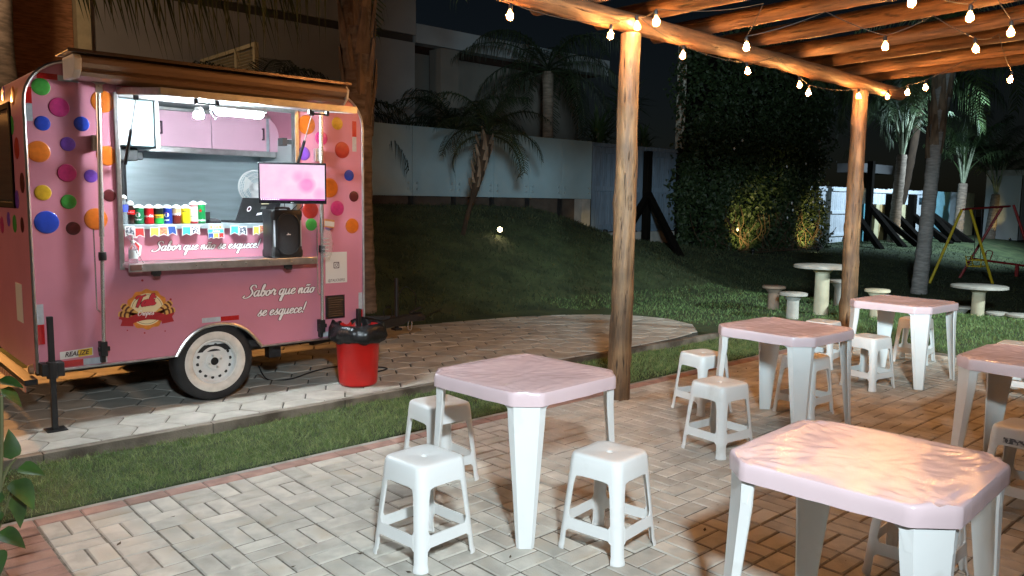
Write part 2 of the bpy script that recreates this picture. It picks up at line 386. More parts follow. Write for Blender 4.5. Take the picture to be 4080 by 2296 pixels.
for i in range(-20, 34):
    for j in range(-2, 12):
        cx = 1.167 + i * 1.5 * HS; cy = 5.548 + (j + (0.5 if i % 2 else 0)) * math.sqrt(3) * HS
        if not in_view((cx, cy, .06), .15): continue
        poly = [(cx + a, cy + b) for a, b in HEX]; cp = clip_convex(poly, LCL)
        if len(cp) < 3: continue
        ar = abs(sum(cp[k - 1][0] * cp[k][1] - cp[k][0] * cp[k - 1][1] for k in range(len(cp)))) / 2
        if ar < .002: continue
        hx.append((cx, cy, cp, ar))
full = 2.59 * HS * HS
hx.sort(key=lambda h: h[0] ** 2 + h[1] ** 2); hf = MB()
for n_, (cx, cy, cp, ar) in enumerate(hx):
    dz = random.gauss(0, .0012)
    if n_ >= 300: hexpiece(cp, hf); continue
    if ar > full * .995: o = bpy.data.objects.new('hexagon_slab', HM); COL.objects.link(o); o.location = (cx, cy, dz); o.rotation_euler = (random.gauss(0, .004), random.gauss(0, .004), R(60 * random.randrange(6))); o.parent = lane
    else:
        q = MB(); hexpiece([(a - cx, b - cy) for a, b in cp], q); o = build(q, 'hexagon_slab', M_hex, lane); o.location = (cx, cy, dz)
if hf.f: stuff(build(hf, 'hexagon_field', M_hex, lane, recalc=False))
M_kerb = mat('kerb_dirty', (0.20, 0.175, 0.14), 0.9, var=0.3, vscale=5, bump=0.5, bscale=90, dirt=((0.055, 0.042, 0.03), 3.5, 0.42, 0.85))
km = MB()
for i in range(-5, 8): km.box(i * 1.0 + .003, 5.16, -.08, i + .997, 5.222, .0615)
kerb = structure(build(km, 'kerb', M_kerb, bev=.004)); kerb['label'] = 'low concrete kerb along the hexagon lane'

# ------------------------------------------------------------------ grass
def blades(P, h, w, seed, lean=.5):
    g = np.random.default_rng(seed); n = len(P); a = g.uniform(0, 2 * np.pi, n); hh = h * g.uniform(.5, 1.3, n); ww = w * g.uniform(.7, 1.3, n)
    l = g.normal(0, lean, (n, 2)) * hh[:, None]
    d = np.stack([np.cos(a) * ww / 2, np.sin(a) * ww / 2, 0 * a], 1); tip = P + np.concatenate([l, hh[:, None]], 1); mid = P + np.concatenate([l * .35, hh[:, None] * .6], 1)
    V = np.stack([P - d, P + d, mid + d * .7, tip, mid - d * .7], 1).reshape(-1, 3); i = np.arange(n) * 5
    F = np.concatenate([np.stack([i, i + 1, i + 2, i + 4], 1)]).tolist() + np.stack([i + 4, i + 2, i + 3], 1).tolist()
    m = MB(); m.v = V.tolist(); m.f = F; return m
def scatter(n, x0, x1, y0, y1, seed, ok=None, clump=0.0):
    g = np.random.default_rng(seed); x = g.uniform(x0, x1, n); y = g.uniform(y0, y1, n)
    if clump:
        v = np.sin(x * 5.1 + 1.3 * np.sin(y * 7.3)) * np.sin(y * 6.2 + 1.7 * np.sin(x * 3.9)) ; k = g.uniform(-1.3, 1, n) < v * clump + .2; x, y = x[k], y[k]
    if ok is not None: k = ok(x, y); x, y = x[k], y[k]
    return np.stack([x, y, ground_z(x, y) - .004], 1)
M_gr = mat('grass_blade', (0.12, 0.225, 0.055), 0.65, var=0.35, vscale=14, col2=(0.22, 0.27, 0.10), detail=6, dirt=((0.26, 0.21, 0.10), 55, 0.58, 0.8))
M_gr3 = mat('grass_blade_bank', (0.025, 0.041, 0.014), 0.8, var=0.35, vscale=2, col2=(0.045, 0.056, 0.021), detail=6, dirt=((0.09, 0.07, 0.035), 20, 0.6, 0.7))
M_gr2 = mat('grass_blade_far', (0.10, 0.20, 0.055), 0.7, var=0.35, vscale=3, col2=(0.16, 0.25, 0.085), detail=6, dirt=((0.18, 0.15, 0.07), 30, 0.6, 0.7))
og = build(blades(scatter(64000, -1.6, 8.6, 4.325, 5.16, 3, clump=.75), .034, .0042, 4, .75), 'grass_strip', M_gr, recalc=False); stuff(tag(og, 'short green grass strip between the terrace and the hexagon lane', 'grass'))
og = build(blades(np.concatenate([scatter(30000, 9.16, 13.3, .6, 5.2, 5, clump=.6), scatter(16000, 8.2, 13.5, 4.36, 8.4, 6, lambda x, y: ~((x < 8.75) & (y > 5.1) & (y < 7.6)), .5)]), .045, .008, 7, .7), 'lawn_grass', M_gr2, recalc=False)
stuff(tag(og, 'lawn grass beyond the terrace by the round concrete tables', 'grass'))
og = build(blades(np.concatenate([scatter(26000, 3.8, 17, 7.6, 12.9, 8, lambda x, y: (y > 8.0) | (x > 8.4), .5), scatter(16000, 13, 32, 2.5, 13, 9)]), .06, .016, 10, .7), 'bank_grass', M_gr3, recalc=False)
stuff(tag(og, 'dark grass on the bank below the pale panel wall and under the swings', 'grass'))

# ------------------------------------------------------------------ garden bed in the near left corner
M_soil = mat('bed_soil', (0.11, 0.085, 0.055), 0.95, var=0.4, vscale=18, bump=0.9, bscale=60)
mb = MB(); gx = np.linspace(-1.6, .535, 22); gy = np.linspace(.5, 4.33, 34)
for a in gx:
    for b in gy: mb.v.append((a, b, .012 + .02 * noise.noise((a * 4, b * 4, 0))))
mb.f = [(i * 34 + j, (i + 1) * 34 + j, (i + 1) * 34 + j + 1, i * 34 + j + 1) for i in range(21) for j in range(33)]
bed = structure(build(mb, 'garden_bed', M_soil, smooth=True))
M_stone = mat('white_pebble', (0.55, 0.55, 0.56), 0.6, var=0.15, vscale=6, bump=0.2, bscale=30); M_stone2 = mat('tan_pebble', (0.48, 0.38, 0.24), 0.6, var=0.15, vscale=6, bump=0.2, bscale=30)
def stone(loc, s, label, m, seed):
    mb = MB(); rings = 9; n = 14; pr = [(math.sin(math.pi * i / rings), -math.cos(math.pi * i / rings)) for i in range(1, rings)]
    mb.lathe([(a, b) for a, b in pr], n, caps=True)
    mb.v = [tuple(c * s[k] * (1 + .22 * noise.noise((p[0] * 1.3 + seed, p[1] * 1.3, p[2] * 1.3))) for k, c in enumerate(p)) for p in mb.v]
    o = build(mb, 'pebble', m, smooth=True, ang=180); o.location = (loc[0], loc[1], s[2] * .8 + .01); o.rotation_euler = (0, 0, seed); tag(o, label, 'stone', 'pebbles in the near left garden bed')
stone((.445, 3.82), (.055, .04, .035), 'whitish pebble in the near left bed, farthest from the camera', M_stone, 1.0)
stone((.425, 3.69), (.05, .055, .04), 'large whitish pebble at the left frame edge beside the tan one', M_stone, 2.3)
stone((.495, 3.74), (.028, .042, .022), 'egg-shaped tan pebble next to the red border pavers', M_stone2, .5)
M_leaf = mat('broad_leaf', (0.022, 0.06, 0.011), 0.5, var=0.3, vscale=10, col2=(0.045, 0.10, 0.02)); M_stem = mat('green_stem', (0.12, 0.12, 0.05), 0.7, var=.2)
def leaf_shape(mb, base, d, up, L, Wd, fold=.25, n=7):
    d = Vector(d).normalized(); s = d.cross(Vector(up)).normalized(); u = s.cross(d).normalized(); base = Vector(base); c = []; l = []; r = []
    for i in range(n + 1):
        t = i / n; w = Wd * (math.sin(math.pi * min(1, t ** .62)) ** .8 if 0 < t < 1 else 0) * (1 - .25 * t); p = base + d * (L * t) - u * (L * .35 * t * t)
        c.append(p); l.append(p + s * w + u * w * fold); r.append(p - s * w + u * w * fold)
    o = len(mb.v); mb.v += [tuple(p) for p in c + l + r]; q = n + 1
    for i in range(n): mb.f += [(o + i, o + i + 1, o + q + i + 1, o + q + i), (o + i, o + 2 * q + i, o + 2 * q + i + 1, o + i + 1)]; mb.m += [0, 0]
bush = thing('broadleaf_shrub', 'green broad-leaved shrub reaching in at the left edge of the picture', 'shrub', (.40, 3.05, .01))
part('stem', M_stem, bush, lambda m: (m.tube(catmull([(.40, 3.05, 0), (.42, 3.08, .3), (.47, 3.10, .6), (.49, 3.12, .88)]), .006, 6), m.tube(catmull([(.41, 3.06, .3), (.46, 3.08, .45), (.50, 3.08, .56)]), .004, 6), m.tube(catmull([(.43, 3.08, .42), (.48, 3.10, .60), (.52, 3.10, .66)]), .004, 6)), smooth=True, world=True)
for (b, d, L, w) in [((.505, 3.115, .655), (.10, -.02, 1), .10, .033), ((.52, 3.08, .63), (1, -.7, -.1), .085, .036), ((.50, 3.08, .59), (.6, -.9, -.7), .12, .045), ((.50, 3.08, .54), (.3, -.3, -1), .12, .034), ((.49, 3.13, .90), (1, -.5, -.7), .085, .03), ((.48, 3.13, .93), (.8, -.9, .1), .09, .032), ((.47, 3.10, .56), (-.6, -.2, -.4), .11, .04), ((.44, 3.08, .50), (-.3, -.8, -.2), .10, .04), ((.47, 3.10, .72), (-.4, .2, .1), .1, .036), ((.45, 3.08, .42), (.7, -.6, -.3), .10, .04), ((.43, 3.08, .36), (.1, -1, -.3), .1, .04)]:
    part('leaf', M_leaf, bush, lambda m: leaf_shape(m, b, d, (0.2, -.6, 1), L, w), smooth=True, ang=180, world=True, recalc=False)

# dry leaves and crumbs blown over the terrace
m_ = MB(); rl = random.Random(4)
for _ in range(90):
    x, y = rl.uniform(.9, 8.5), rl.uniform(1.0, 4.1); a = rl.uniform(0, 6.28); s = rl.choice((.005, .007, .012, .018)); c, sn = math.cos(a), math.sin(a)
    P = [(-1, 0, .0025), (-.2, .45, .004), (1, .1, .008), (.1, -.4, .003)]
    m_.add([(x + s * (p[0] * c - p[1] * sn), y + s * (p[0] * sn + p[1] * c), p[2]) for p in P], [(0, 1, 2), (0, 2, 3)])
stuff(tag(build(m_, 'leaf_litter', mat('dry_leaf', (.07, .045, .025), .8), recalc=False), 'dark crumbs and dry leaf bits scattered on the terrace', 'litter'))

# ------------------------------------------------------------------ food trailer
YF, YB, XL, XR, ZB, ZT = 5.74, 7.65, 1.10, 3.53, 0.43, 2.42
M_pink = mat('pink_panel', (0.54, 0.208, 0.278), 0.42, var=0.05, vscale=3, bump=0.02, bscale=40, dirt=((0.46, 0.17, 0.21), 2.2, 0.6, 0.35))
M_pinkl = mat('pink_panel_lit', (0.70, 0.42, 0.52), 0.35, var=0.03, vscale=3)  # same pink as the body, its overexposure put into a paler colour
M_alu = mat('aluminium', (0.62, 0.62, 0.61), 0.32, 1.0, var=0.12, vscale=14, bump=0.05, bscale=50)
M_steel = mat('stainless_steel', (0.44, 0.53, 0.56), 0.30, 0.55, var=0.08, vscale=3, bump=0.06, bscale=2.5, stretch=(1, 1, 8))
M_chrome = mat('chrome_tube', (0.62, 0.60, 0.58), 0.27, 0.75)
M_black = mat('black_plastic', (0.012, 0.012, 0.013), 0.42, var=0.2, vscale=20)
M_blackm = mat('black_steel', (0.015, 0.015, 0.016), 0.5, 0.0, var=0.3, vscale=12, bump=.1, bscale=40)
M_rubber = mat('tyre_rubber', (0.016, 0.016, 0.017), 0.75, var=0.3, vscale=12, bump=0.25, bscale=60)
M_white = mat('white_paint', (0.75, 0.75, 0.73), 0.4, var=0.05, vscale=9)
M_wheelw = mat('white_wall', (0.66, 0.62, 0.56), 0.6, var=0.12, vscale=14, dirt=((0.32, 0.28, 0.22), 9, 0.58, 0.5))
M_rim = mat('rim_paint', (0.70, 0.70, 0.68), 0.32, var=0.06, vscale=12, dirt=((0.4, 0.36, 0.3), 14, 0.6, 0.4))
M_redr = mat('red_reflector', (0.42, 0.012, 0.012), 0.25, var=.1, vscale=30, coat=.5); M_whr = mat('white_reflector', (0.42, 0.46, 0.50), 0.3, var=.08, vscale=40, coat=.3)
M_awn = mat('awning_vinyl', (0.34, 0.25, 0.21), 0.30, 0.35, var=0.08, vscale=5, stretch=(.4, 3, 3)); M_awnd = mat('awning_lip', (0.10, 0.075, 0.065), 0.3, .6)
M_ink = mat('dark_ink', (0.05, 0.012, 0.018), .5); M_letter = mat('white_vinyl', (0.80, 0.78, 0.78), .4)
M_paper = mat('white_sticker', (0.66, 0.65, 0.62), .5)
face = lambda y: (lambda a, b: (a, y, b))
T = thing('food_trailer', 'pink food trailer with coloured polka dots and an open serving hatch', 'food trailer', (2.3, 6.7, .06))
def prof(ins=0.0, n=9, r=.28):
    x0, x1, zt = XL + ins, XR - ins, ZT - ins; rr = r - ins
    P = [(x0, ZB)]
    P += [(x0 + rr - rr * math.cos(R(90 * i / n)), zt - rr + rr * math.sin(R(90 * i / n))) for i in range(n + 1)]
    P += [(x1 - rr + rr * math.sin(R(90 * i / n)), zt - rr + rr * math.cos(R(90 * i / n))) for i in range(n + 1)]
    return P + [(x1, ZB)]
ARCH = [(2.62, .43), (2.535, .535), (2.46, .597), (2.37, .630), (2.28, .636), (2.19, .626), (2.105, .59), (2.03, .522), (1.972, .43)]
WIN = [(1.64, 1.085), (2.93, 1.085), (2.93, 2.235), (1.64, 2.235)]
def f(m): m.fillplate(prof() + ARCH, [WIN], face(YF), face(YF + .035))
front = part('front_panel', M_pink, T, f, world=True)
def f(m):
    o = prof(.001); i = prof(.03); ring = o + i[::-1]
    m.loft([[(a, YF + .036, b) for a, b in ring], [(a, YB, b) for a, b in ring]], True, True)
shell = part('body_shell', M_pink, T, f, world=True, smooth=True, ang=30)
part('back_panel', M_pink, T, lambda m: m.prism(prof(.031), face(YB - .03), face(YB - .002)), world=True)
part('floor', M_blackm, T, lambda m: m.box(XL + .032, YF + .04, ZB, XR - .032, YB - .035, ZB + .05), world=True)
part('edge_trim', M_alu, T, lambda m: m.tube([(a, YF - .004, b) for a, b in prof(.006)], .011, 8), world=True, smooth=True)
part('edge_trim', M_alu, T, lambda m: m.tube([(XL, YF - .004, ZB + .004), (ARCH[-1][0], YF - .004, ZB + .004)], .009, 6), world=True, smooth=True)
part('edge_trim', M_alu, T, lambda m: m.tube([(ARCH[0][0], YF - .004, ZB + .004), (XR, YF - .004, ZB + .004)], .009, 6), world=True, smooth=True)
part('wheel_arch_trim', M_alu, T, lambda m: m.tube(catmull([(a, YF - .004, b) for a, b in ARCH], 3), .013, 8), world=True, smooth=True)
# steel lining, ceiling and inner walls
part('steel_lining', M_steel, T, lambda m: m.box(XL + .035, YB - .06, ZB + .06, XR - .035, YB - .04, 2.0), world=True)
part('side_lining', M_steel, T, lambda m: m.box(XL + .033, YF + .04, ZB + .06, XL + .045, YB - .065, 2.12), world=True)
part('side_lining', mat('inner_white', (.6, .62, .62), .4), T, lambda m: m.box(XR - .045, YF + .04, ZB + .06, XR - .033, YB - .065, 2.12), world=True)
part('ceiling', MATS['inner_white'], T, lambda m: m.box(XL + .30, YF + .04, ZT - .05, XR - .3, YB - .065, ZT - .038), world=True)
# window frame
wf = part('window_frame', M_alu, T, lambda m: (m.box(1.622, YF - .014, 1.07, 1.652, YF + .05, 2.25), m.box(2.918, YF - .014, 1.07, 2.95, YF + .05, 2.25), m.box(1.653, YF - .014, 2.222, 2.917, YF + .05, 2.25)), world=True, bev=.003)
# counter, recessed panel, drop-down shelf
part('counter', M_steel, T, lambda m: m.box(1.645, 5.835, 1.338, 3.48, 6.42, 1.372), world=True, bev=.003)
rp = part('recessed_panel', M_pink, T, lambda m: m.box(1.655, 5.862, 1.116, 2.916, 5.88, 1.337), world=True)
sh = part('drop_shelf', M_alu, T, lambda m: (m.box(1.635, 5.60, 1.09, 3.02, 5.86, 1.113), m.box(1.635, 5.585, 1.063, 3.02, 5.599, 1.116)), world=True, bev=.003)
for i in range(8): part('rivet', M_chrome, sh, lambda m: m.lathe([(.001, -.003), (.005, -.002), (.006, 0)], 8, (1.72 + i * .18, 5.585, 1.089), 'Y'), smooth=True)
for x in (1.79, 2.76): part('shelf_latch', M_blackm, sh, lambda m: (m.box(x, 5.61, 1.035, x + .06, 5.64, 1.062), m.box(x + .01, 5.60, 1.026, x + .05, 5.628, 1.036)), bev=.003)
part('end_bracket', mat('bronze_bracket', (.22, .12, .10), .4, .5), sh, lambda m: m.box(1.642, 5.575, 1.074, 1.715, 5.584, 1.112), bev=.002)
def f(m):
    P = [Vector((1.66, 5.715, 1.335)).lerp(Vector((1.735, 5.60, 1.118)), t / 12) + Vector((0, 0, -.01 * math.sin(math.pi * t / 12))) for t in range(13)]
    for i in range(12): m.tube([P[i], P[i].lerp(P[i + 1], .8)], .0035 if i % 2 else .0022, 5)
part('shelf_chain', M_chrome, T, f, world=True)
# hatch, struts, handles
HZ0, HZ1, HY = 2.245, 2.168, 4.90
def f(m):
    v = [(1.655, YF - .02, HZ0), (2.945, YF - .02, HZ0), (2.945, HY, HZ1), (1.655, HY, HZ1)]
    m.loft([[(a, b, c) for a, b, c in v], [(a, b, c + .03) for a, b, c in v]])
hatch = part('hatch', mat('hatch_underside', (.62, .60, .60), .45, .2), T, f, world=True)
def f(m):
    e = .012
    m.bar((1.64, HY - .008, HZ1 + .012), (2.96, HY - .008, HZ1 + .012), .02, .045); m.bar((1.647, HY + .003, HZ1 + .012), (1.647, YF - .03, HZ0 + .012), .02, .045); m.bar((2.953, HY + .003, HZ1 + .012), (2.953, YF - .03, HZ0 + .012), .02, .045)
part('hatch_frame', M_alu, hatch, f, bev=.002)
for x in (1.86, 2.62):
    part('hatch_handle', M_black, hatch, lambda m: (m.box(x, HY + .03, HZ1 - .038, x + .02, HY + .06, HZ1 + .002), m.box(x + .13, HY + .03, HZ1 - .038, x + .15, HY + .06, HZ1 + .002), m.box(x + .021, HY + .038, HZ1 - .037, x + .129, HY + .052, HZ1 - .026)), bev=.004)
for x in (1.672, 2.905):
    g = part('gas_strut', M_black, T, lambda m: (m.tube([(x, 5.70, 1.78), (x, 5.55, 2.0)], .011, 10)), world=True, smooth=True)
    part('ball_joint', M_black, g, lambda m: m.lathe([(.001, -.014), (.018, -.012), (.018, .012), (.001, .014)], 10, (x, 5.43, 2.195), 'X'), smooth=True)
    part('rod', M_chrome, g, lambda m: m.tube([(x, 5.55, 2.0), (x, 5.43, 2.19)], .004, 8), smooth=True)
# awning cassette with legs
def f(m):
    pr = [(5.735, 2.30), (5.56, 2.292), (5.50, 2.302), (5.478, 2.325), (5.505, 2.340), (5.470, 2.352), (5.450, 2.378), (5.455, 2.405), (5.48, 2.424), (5.735, 2.428)]
    m.loft([[(1.375, a, b) for a, b in pr], [(3.215, a, b) for a, b in pr]])
aw = part('awning_cassette', M_awn, T, f, world=True, smooth=True, ang=32)
part('awning_lip', M_awnd, aw, lambda m: (m.box(1.29, 5.42, 2.436, 3.235, 5.73, 2.449), m.box(1.29, 5.415, 2.43, 3.235, 5.419, 2.452)), bev=.002)
for x in (1.33, 3.216): part('end_cap', M_white, aw, lambda m: m.loft([[(xx, a, b) for a, b in [(5.73, 2.295), (5.52, 2.29), (5.465, 2.33), (5.447, 2.40), (5.48, 2.43), (5.73, 2.432)]] for xx in (x, x + (.044 if x < 2 else .02))]), bev=.006)
for xt, xb in ((1.522, 1.488), (3.122, 3.108)):
    lg = part('awning_leg', M_chrome, T, lambda m: (m.tube([(xt, 5.69, 2.30), ((xt + xb) / 2, 5.69, 1.3)], .017, 12), m.tube([((xt + xb) / 2, 5.69, 1.3), (xb, 5.69, .52)], .013, 12)), world=True, smooth=True)
    part('side_rod', M_chrome, lg, lambda m: m.tube([(xb - .028, 5.70, 1.35), (xb - .028, 5.70, .82), (xb - .01, 5.70, .80)], .005, 6), smooth=True)
    part('collar', M_black, lg, lambda m: m.lathe([(.001, -.028), (.024, -.028), (.026, 0), (.024, .028), (.001, .028)], 14, ((xt + xb) / 2, 5.69, 1.17)), smooth=True)
    part('top_bracket', M_alu, lg, lambda m: (m.prism([(-.055, .045), (.055, .045), (.05, .01), (.02, -.01), (.02, -.06), (-.02, -.06), (-.02, -.01), (-.05, .01)], lambda a, b: (xt + a, 5.665, 2.29 + b), lambda a, b: (xt + a, 5.672, 2.29 + b)), m.lathe([(.001, -.01), (.008, -.008), (.009, 0)], 8, (xt, 5.665, 2.275), 'Y')), smooth=True)
    part('wall_clip', M_alu, lg, lambda m: (m.box(xt - .045, 5.70, 1.86, xt - .017, 5.738, 1.96), m.lathe([(.001, -.006), (.007, -.004), (.008, 0)], 8, (xt - .031, 5.70, 1.94), 'Y')), bev=.003)
    part('foot_clamp', M_blackm, lg, lambda m: (m.box(xb - .022, 5.675, .50, xb + .022, 5.737, .60), m.box(xb - .035, 5.68, .535, xb + .038, 5.70, .565), m.box(xb - .014, 5.70, .455, xb + .014, 5.738, .51)), bev=.004)
# polka dots
DC = dict(g=(.05, .30, .05), p=(.50, .035, .17), b=(.018, .055, .42), o=(.54, .13, .012), v=(.17, .06, .42), y=(.55, .33, .02), m=(.085, .012, .014), r=(.38, .03, .02))
DM = {k: mat('dot_' + n, DC[k], .34, var=.10, vscale=2.2, coat=.3) for k, n in dict(g='green', p='pink', b='blue', o='orange', v='violet', y='yellow', m='maroon', r='red').items()}
def dotmesh(k):
    m = MB(); m.lathe([(1.0, 0), (.985, -.0012), (.93, -.0022), (.5, -.0026), (.001, -.0027)], 40, (0, 0, 0), 'Y'); o = build(m, 'polka_dot', DM[k], smooth=True, ang=180); me = o.data; bpy.data.objects.remove(o); return me
DME = {k: dotmesh(k) for k in DC}
DOTS = [('g',1.206,2.241,.053),('p',1.302,2.123,.060),('b',1.204,2.016,.046),('b',1.428,2.029,.047),('o',1.559,2.183,.072),('o',1.174,1.838,.067),('v',1.342,1.895,.045),('o',1.571,1.832,.065),('p',1.329,1.710,.057),('v',1.469,1.695,.042),('y',1.187,1.582,.049),('g',1.331,1.526,.047),('m',1.577,1.570,.041),('b',1.200,1.395,.072),('m',1.350,1.354,.043),('o',1.488,1.414,.072),
 ('o',3.023,2.14,.074),('y',3.294,2.17,.050),('p',3.150,2.045,.055),('r',3.335,1.962,.066),('v',2.996,1.917,.053),('b',3.397,1.76,.045),('o',3.215,1.655,.078),('m',3.440,1.590,.044),('p',3.285,1.492,.061),('r',3.044,1.477,.068),('g',3.051,1.363,.050),('v',3.208,1.350,.038),('o',3.421,1.348,.062)]
for c, x, z, r in DOTS:
    o = bpy.data.objects.new('polka_dot', DME[c]); COL.objects.link(o); o.parent = T; o.location = Vector((x, YF - .0005, z)) - T.location; o.scale = (r, 1, r)
for c, y, z, r in [('g',6.084,2.017,.06),('r',5.973,1.865,.07),('m',5.864,1.643,.065),('v',6.05,1.537,.06),('g',6.167,1.375,.06),('v',6.36,1.40,.05),('p',6.6,1.354,.06),('m',5.932,1.373,.05),('o',6.25,1.87,.07),('o',6.0,2.2,.06),('v',6.3,2.24,.05),('y',6.75,1.9,.07)]:
    o = bpy.data.objects.new('polka_dot', DME[c]); COL.objects.link(o); o.parent = T; o.location = Vector((XL - .0005, y, z)) - T.location; o.rotation_euler = (0, 0, R(-90)); o.scale = (r, 1, r)
# reflective tape
for x0, z0, x1, z1, c in [(1.185,2.292,1.30,2.328,1),(1.302,2.288,1.42,2.324,0),(1.118,2.135,1.152,2.235,1),(1.118,2.025,1.152,2.133,0),(1.118,.742,1.156,.872,0),(1.118,.612,1.156,.740,1),(1.24,.447,1.372,.489,1),(1.374,.447,1.52,.489,0),(2.165,.655,2.302,.690,0),(2.304,.655,2.442,.690,1),(3.475,.648,3.512,.79,0),(3.475,.545,3.512,.646,1),(3.43,2.075,3.468,2.20,1),(3.43,1.955,3.468,2.073,0),(3.245,2.268,3.36,2.306,1),(3.11,.45,3.20,.49,0)]:
    part('reflective_tape', M_redr if c else M_whr, T, lambda m: m.box(x0, YF - .0016, z0, x1, YF - .0002, z1), world=True)
# grille
def f(m):
    m.box(3.166, YF - .008, .593, 3.340, YF - .0003, .784)
    for i in range(9): m.bar((3.185, YF - .013, .615 + i * .0185), (3.32, YF - .013, .615 + i * .0185), .012, .004, up=(0, -1, .6))
gr = part('vent_grille', M_black, T, f, world=True)
for x, z in ((3.174, .601), (3.332, .601), (3.174, .776), (3.332, .776)): part('screw', M_redr, gr, lambda m: m.lathe([(.001, -.0025), (.003, -.002), (.004, 0)], 8, (x, YF - .008, z), 'Y'))
# stickers and lettering
st = part('sticker', M_paper, T, lambda m: m.box(3.171, YF - .0014, .885, 3.368, YF - .0002, 1.137), world=True)
def f(m):
    block_text(m, '@TALICREPES', lambda a, b: (3.27 + a * .82, YF - .0022, .897 + b), .030)
    def rr(s, w):
        P = []
        for cx, cy, a0 in ((s - .25 * s, s - .25 * s, 0), (-s + .25 * s, s - .25 * s, 90), (-s + .25 * s, -s + .25 * s, 180), (s - .25 * s, -s + .25 * s, 270)):
            P += [(cx + .25 * s * math.cos(R(a0 + t)), cy + .25 * s * math.sin(R(a0 + t))) for t in (0, 30, 60, 90)]
        return P
    o = rr(.026, 0); i = rr(.020, 0); n = len(o)
    m.add([(3.27 + a, YF - .0022, 1.03 + b) for a, b in o] + [(3.27 + a, YF - .0022, 1.03 + b) for a, b in i], [(k, (k + 1) % n, n + (k + 1) % n, n + k) for k in range(n)])
    m.lathe([(.013, 0), (.009, 0)], 20, (3.27, YF - .0022, 1.03), 'Y'); m.lathe([(.0035, 0), (.0005, 0)], 8, (3.284, YF - .0022, 1.044), 'Y')
part('print', M_ink, st, f, recalc=False)
st = part('sticker', M_paper, T, lambda m: m.prism([(1.237, .500), (1.434, .508), (1.434, .562), (1.237, .550)], face(YF - .0014), face(YF - .0002)), world=True)
part('print', mat('yellow_print', (.72, .45, .03), .5), st, lambda m: m.prism([(1.345, .5055), (1.43, .510), (1.43, .558), (1.345, .553)], face(YF - .0018), face(YF - .0015)))
part('print', M_ink, st, lambda m: block_text(m, 'REALIZE', lambda a, b: (1.335 + a * .9, YF - .0024, .517 + b + a * .03), .043, .25, .0012), recalc=False)
def lettering(parent, txt, x, z, h, y):
    part('lettering_outline', M_ink, parent, lambda m: script_text(m, txt, lambda a, b: (x + a, y - .0012, z + b), h, .48), recalc=False, world=parent.type == 'EMPTY')
    part('lettering', M_letter, parent, lambda m: script_text(m, txt, lambda a, b: (x + a, y - .0024, z + b), h, .27), recalc=False, world=parent.type == 'EMPTY')
lettering(T, 'Sabor que não', 2.495, .822, .0432, YF); lettering(T, 'se esquece!', 2.585, .668, .0402, YF)
lettering(rp, 'Sabor que não se esquece!', 1.885, 1.185, .0332, 5.862)
# round badge
LX, LZ = 1.788, .787
M_or = mat('badge_orange', (.62, .22, .03), .45, var=.15, vscale=30); M_cr = mat('badge_cream', (.78, .66, .40), .45); M_rb = mat('badge_red', (.36, .015, .02), .45); M_br = mat('badge_brown', (.12, .03, .012), .5); M_cr2 = mat('badge_crepe', (.66, .36, .09), .5)
def f(m):
    m.add([(LX + (.138 + .006 * math.cos(12 * a)) * math.cos(a), YF - .001, LZ + (.138 + .006 * math.cos(12 * a)) * math.sin(a)) for a in [2 * math.pi * k / 96 for k in range(96)]], [tuple(range(96))])
bd = part('badge', M_or, T, f, world=True)
def f(m): m.add([(LX + .112 * math.cos(2 * math.pi * k / 48), YF - .0016, LZ + .112 * math.sin(2 * math.pi * k / 48)) for k in range(48)], [tuple(range(48))])
part('disc', M_cr, bd, f)
part('ring', M_ink, bd, lambda m: m.lathe([(.103, 0), (.1005, 0)], 48, (LX, YF - .0020, LZ), 'Y'))
def f(m):
    for s in (-1, 1):
        for (a0, l, w) in ((38, .135, .026), (12, .13, .026)):
            c, sn = math.cos(R(a0)), math.sin(R(a0)); bx, bz = .055, -.045
            P = [(bx + c * t * l - sn * w * e * (.7 + .3 * t), bz + sn * t * l + c * w * e * (.7 + .3 * t)) for t, e in ((0, -1), (.9, -1), (1.05, -.5), (1.05, .5), (.9, 1), (0, 1))]
            m.add([(LX + s * a, YF - .0024, LZ + b) for a, b in P], [tuple(range(6))], 0)
            for q in (.45, .7, .9): m.add([(LX + s * (bx + c * (q + dx) * l - sn * w * e), YF - .0029, LZ + bz + sn * (q + dx) * l + c * w * e) for dx, e in ((-.05, -.8), (.05, -.8), (.08, .1), (.03, .8), (-.06, .8), (-.02, 0))], [tuple(range(6))], 1)
stuff(part('crepes', [M_cr2, M_br], bd, f))
def f(m):
    n = 14; up = []; lo = []
    for i in range(n + 1):
        t = -1 + 2 * i / n; up.append((LX + t * .125, YF - .0034, LZ - .03 - .030 * t * t + .012)); lo.append((LX + t * .125, YF - .0034, LZ - .03 - .030 * t * t - .042))
    m.add(up + lo, [(i, i + 1, n + 2 + i, n + 1 + i) for i in range(n)])
    for s in (-1, 1): m.add([(LX + s * a, YF - .0031, LZ + b) for a, b in ((.095, -.055), (.185, -.035), (.165, -.065), (.178, -.100), (.095, -.110))], [(0, 1, 2, 3, 4)])
part('ribbon', M_rb, bd, f)
part('lettering_outline', M_ink, bd, lambda m: script_text(m, 'Tali', lambda a, b: (LX - .082 + a, YF - .0040, LZ + .022 + b + a * .08), .036, .62), recalc=False)
part('lettering', mat('badge_red2', (.55, .03, .05), .45), bd, lambda m: script_text(m, 'Tali', lambda a, b: (LX - .082 + a, YF - .0048, LZ + .022 + b + a * .08), .036, .46), recalc=False)
part('lettering', M_letter, bd, lambda m: script_text(m, 'Crepes', lambda a, b: (LX - .066 + a, YF - .0042, LZ - .040 + b), .0185, .24), recalc=False)
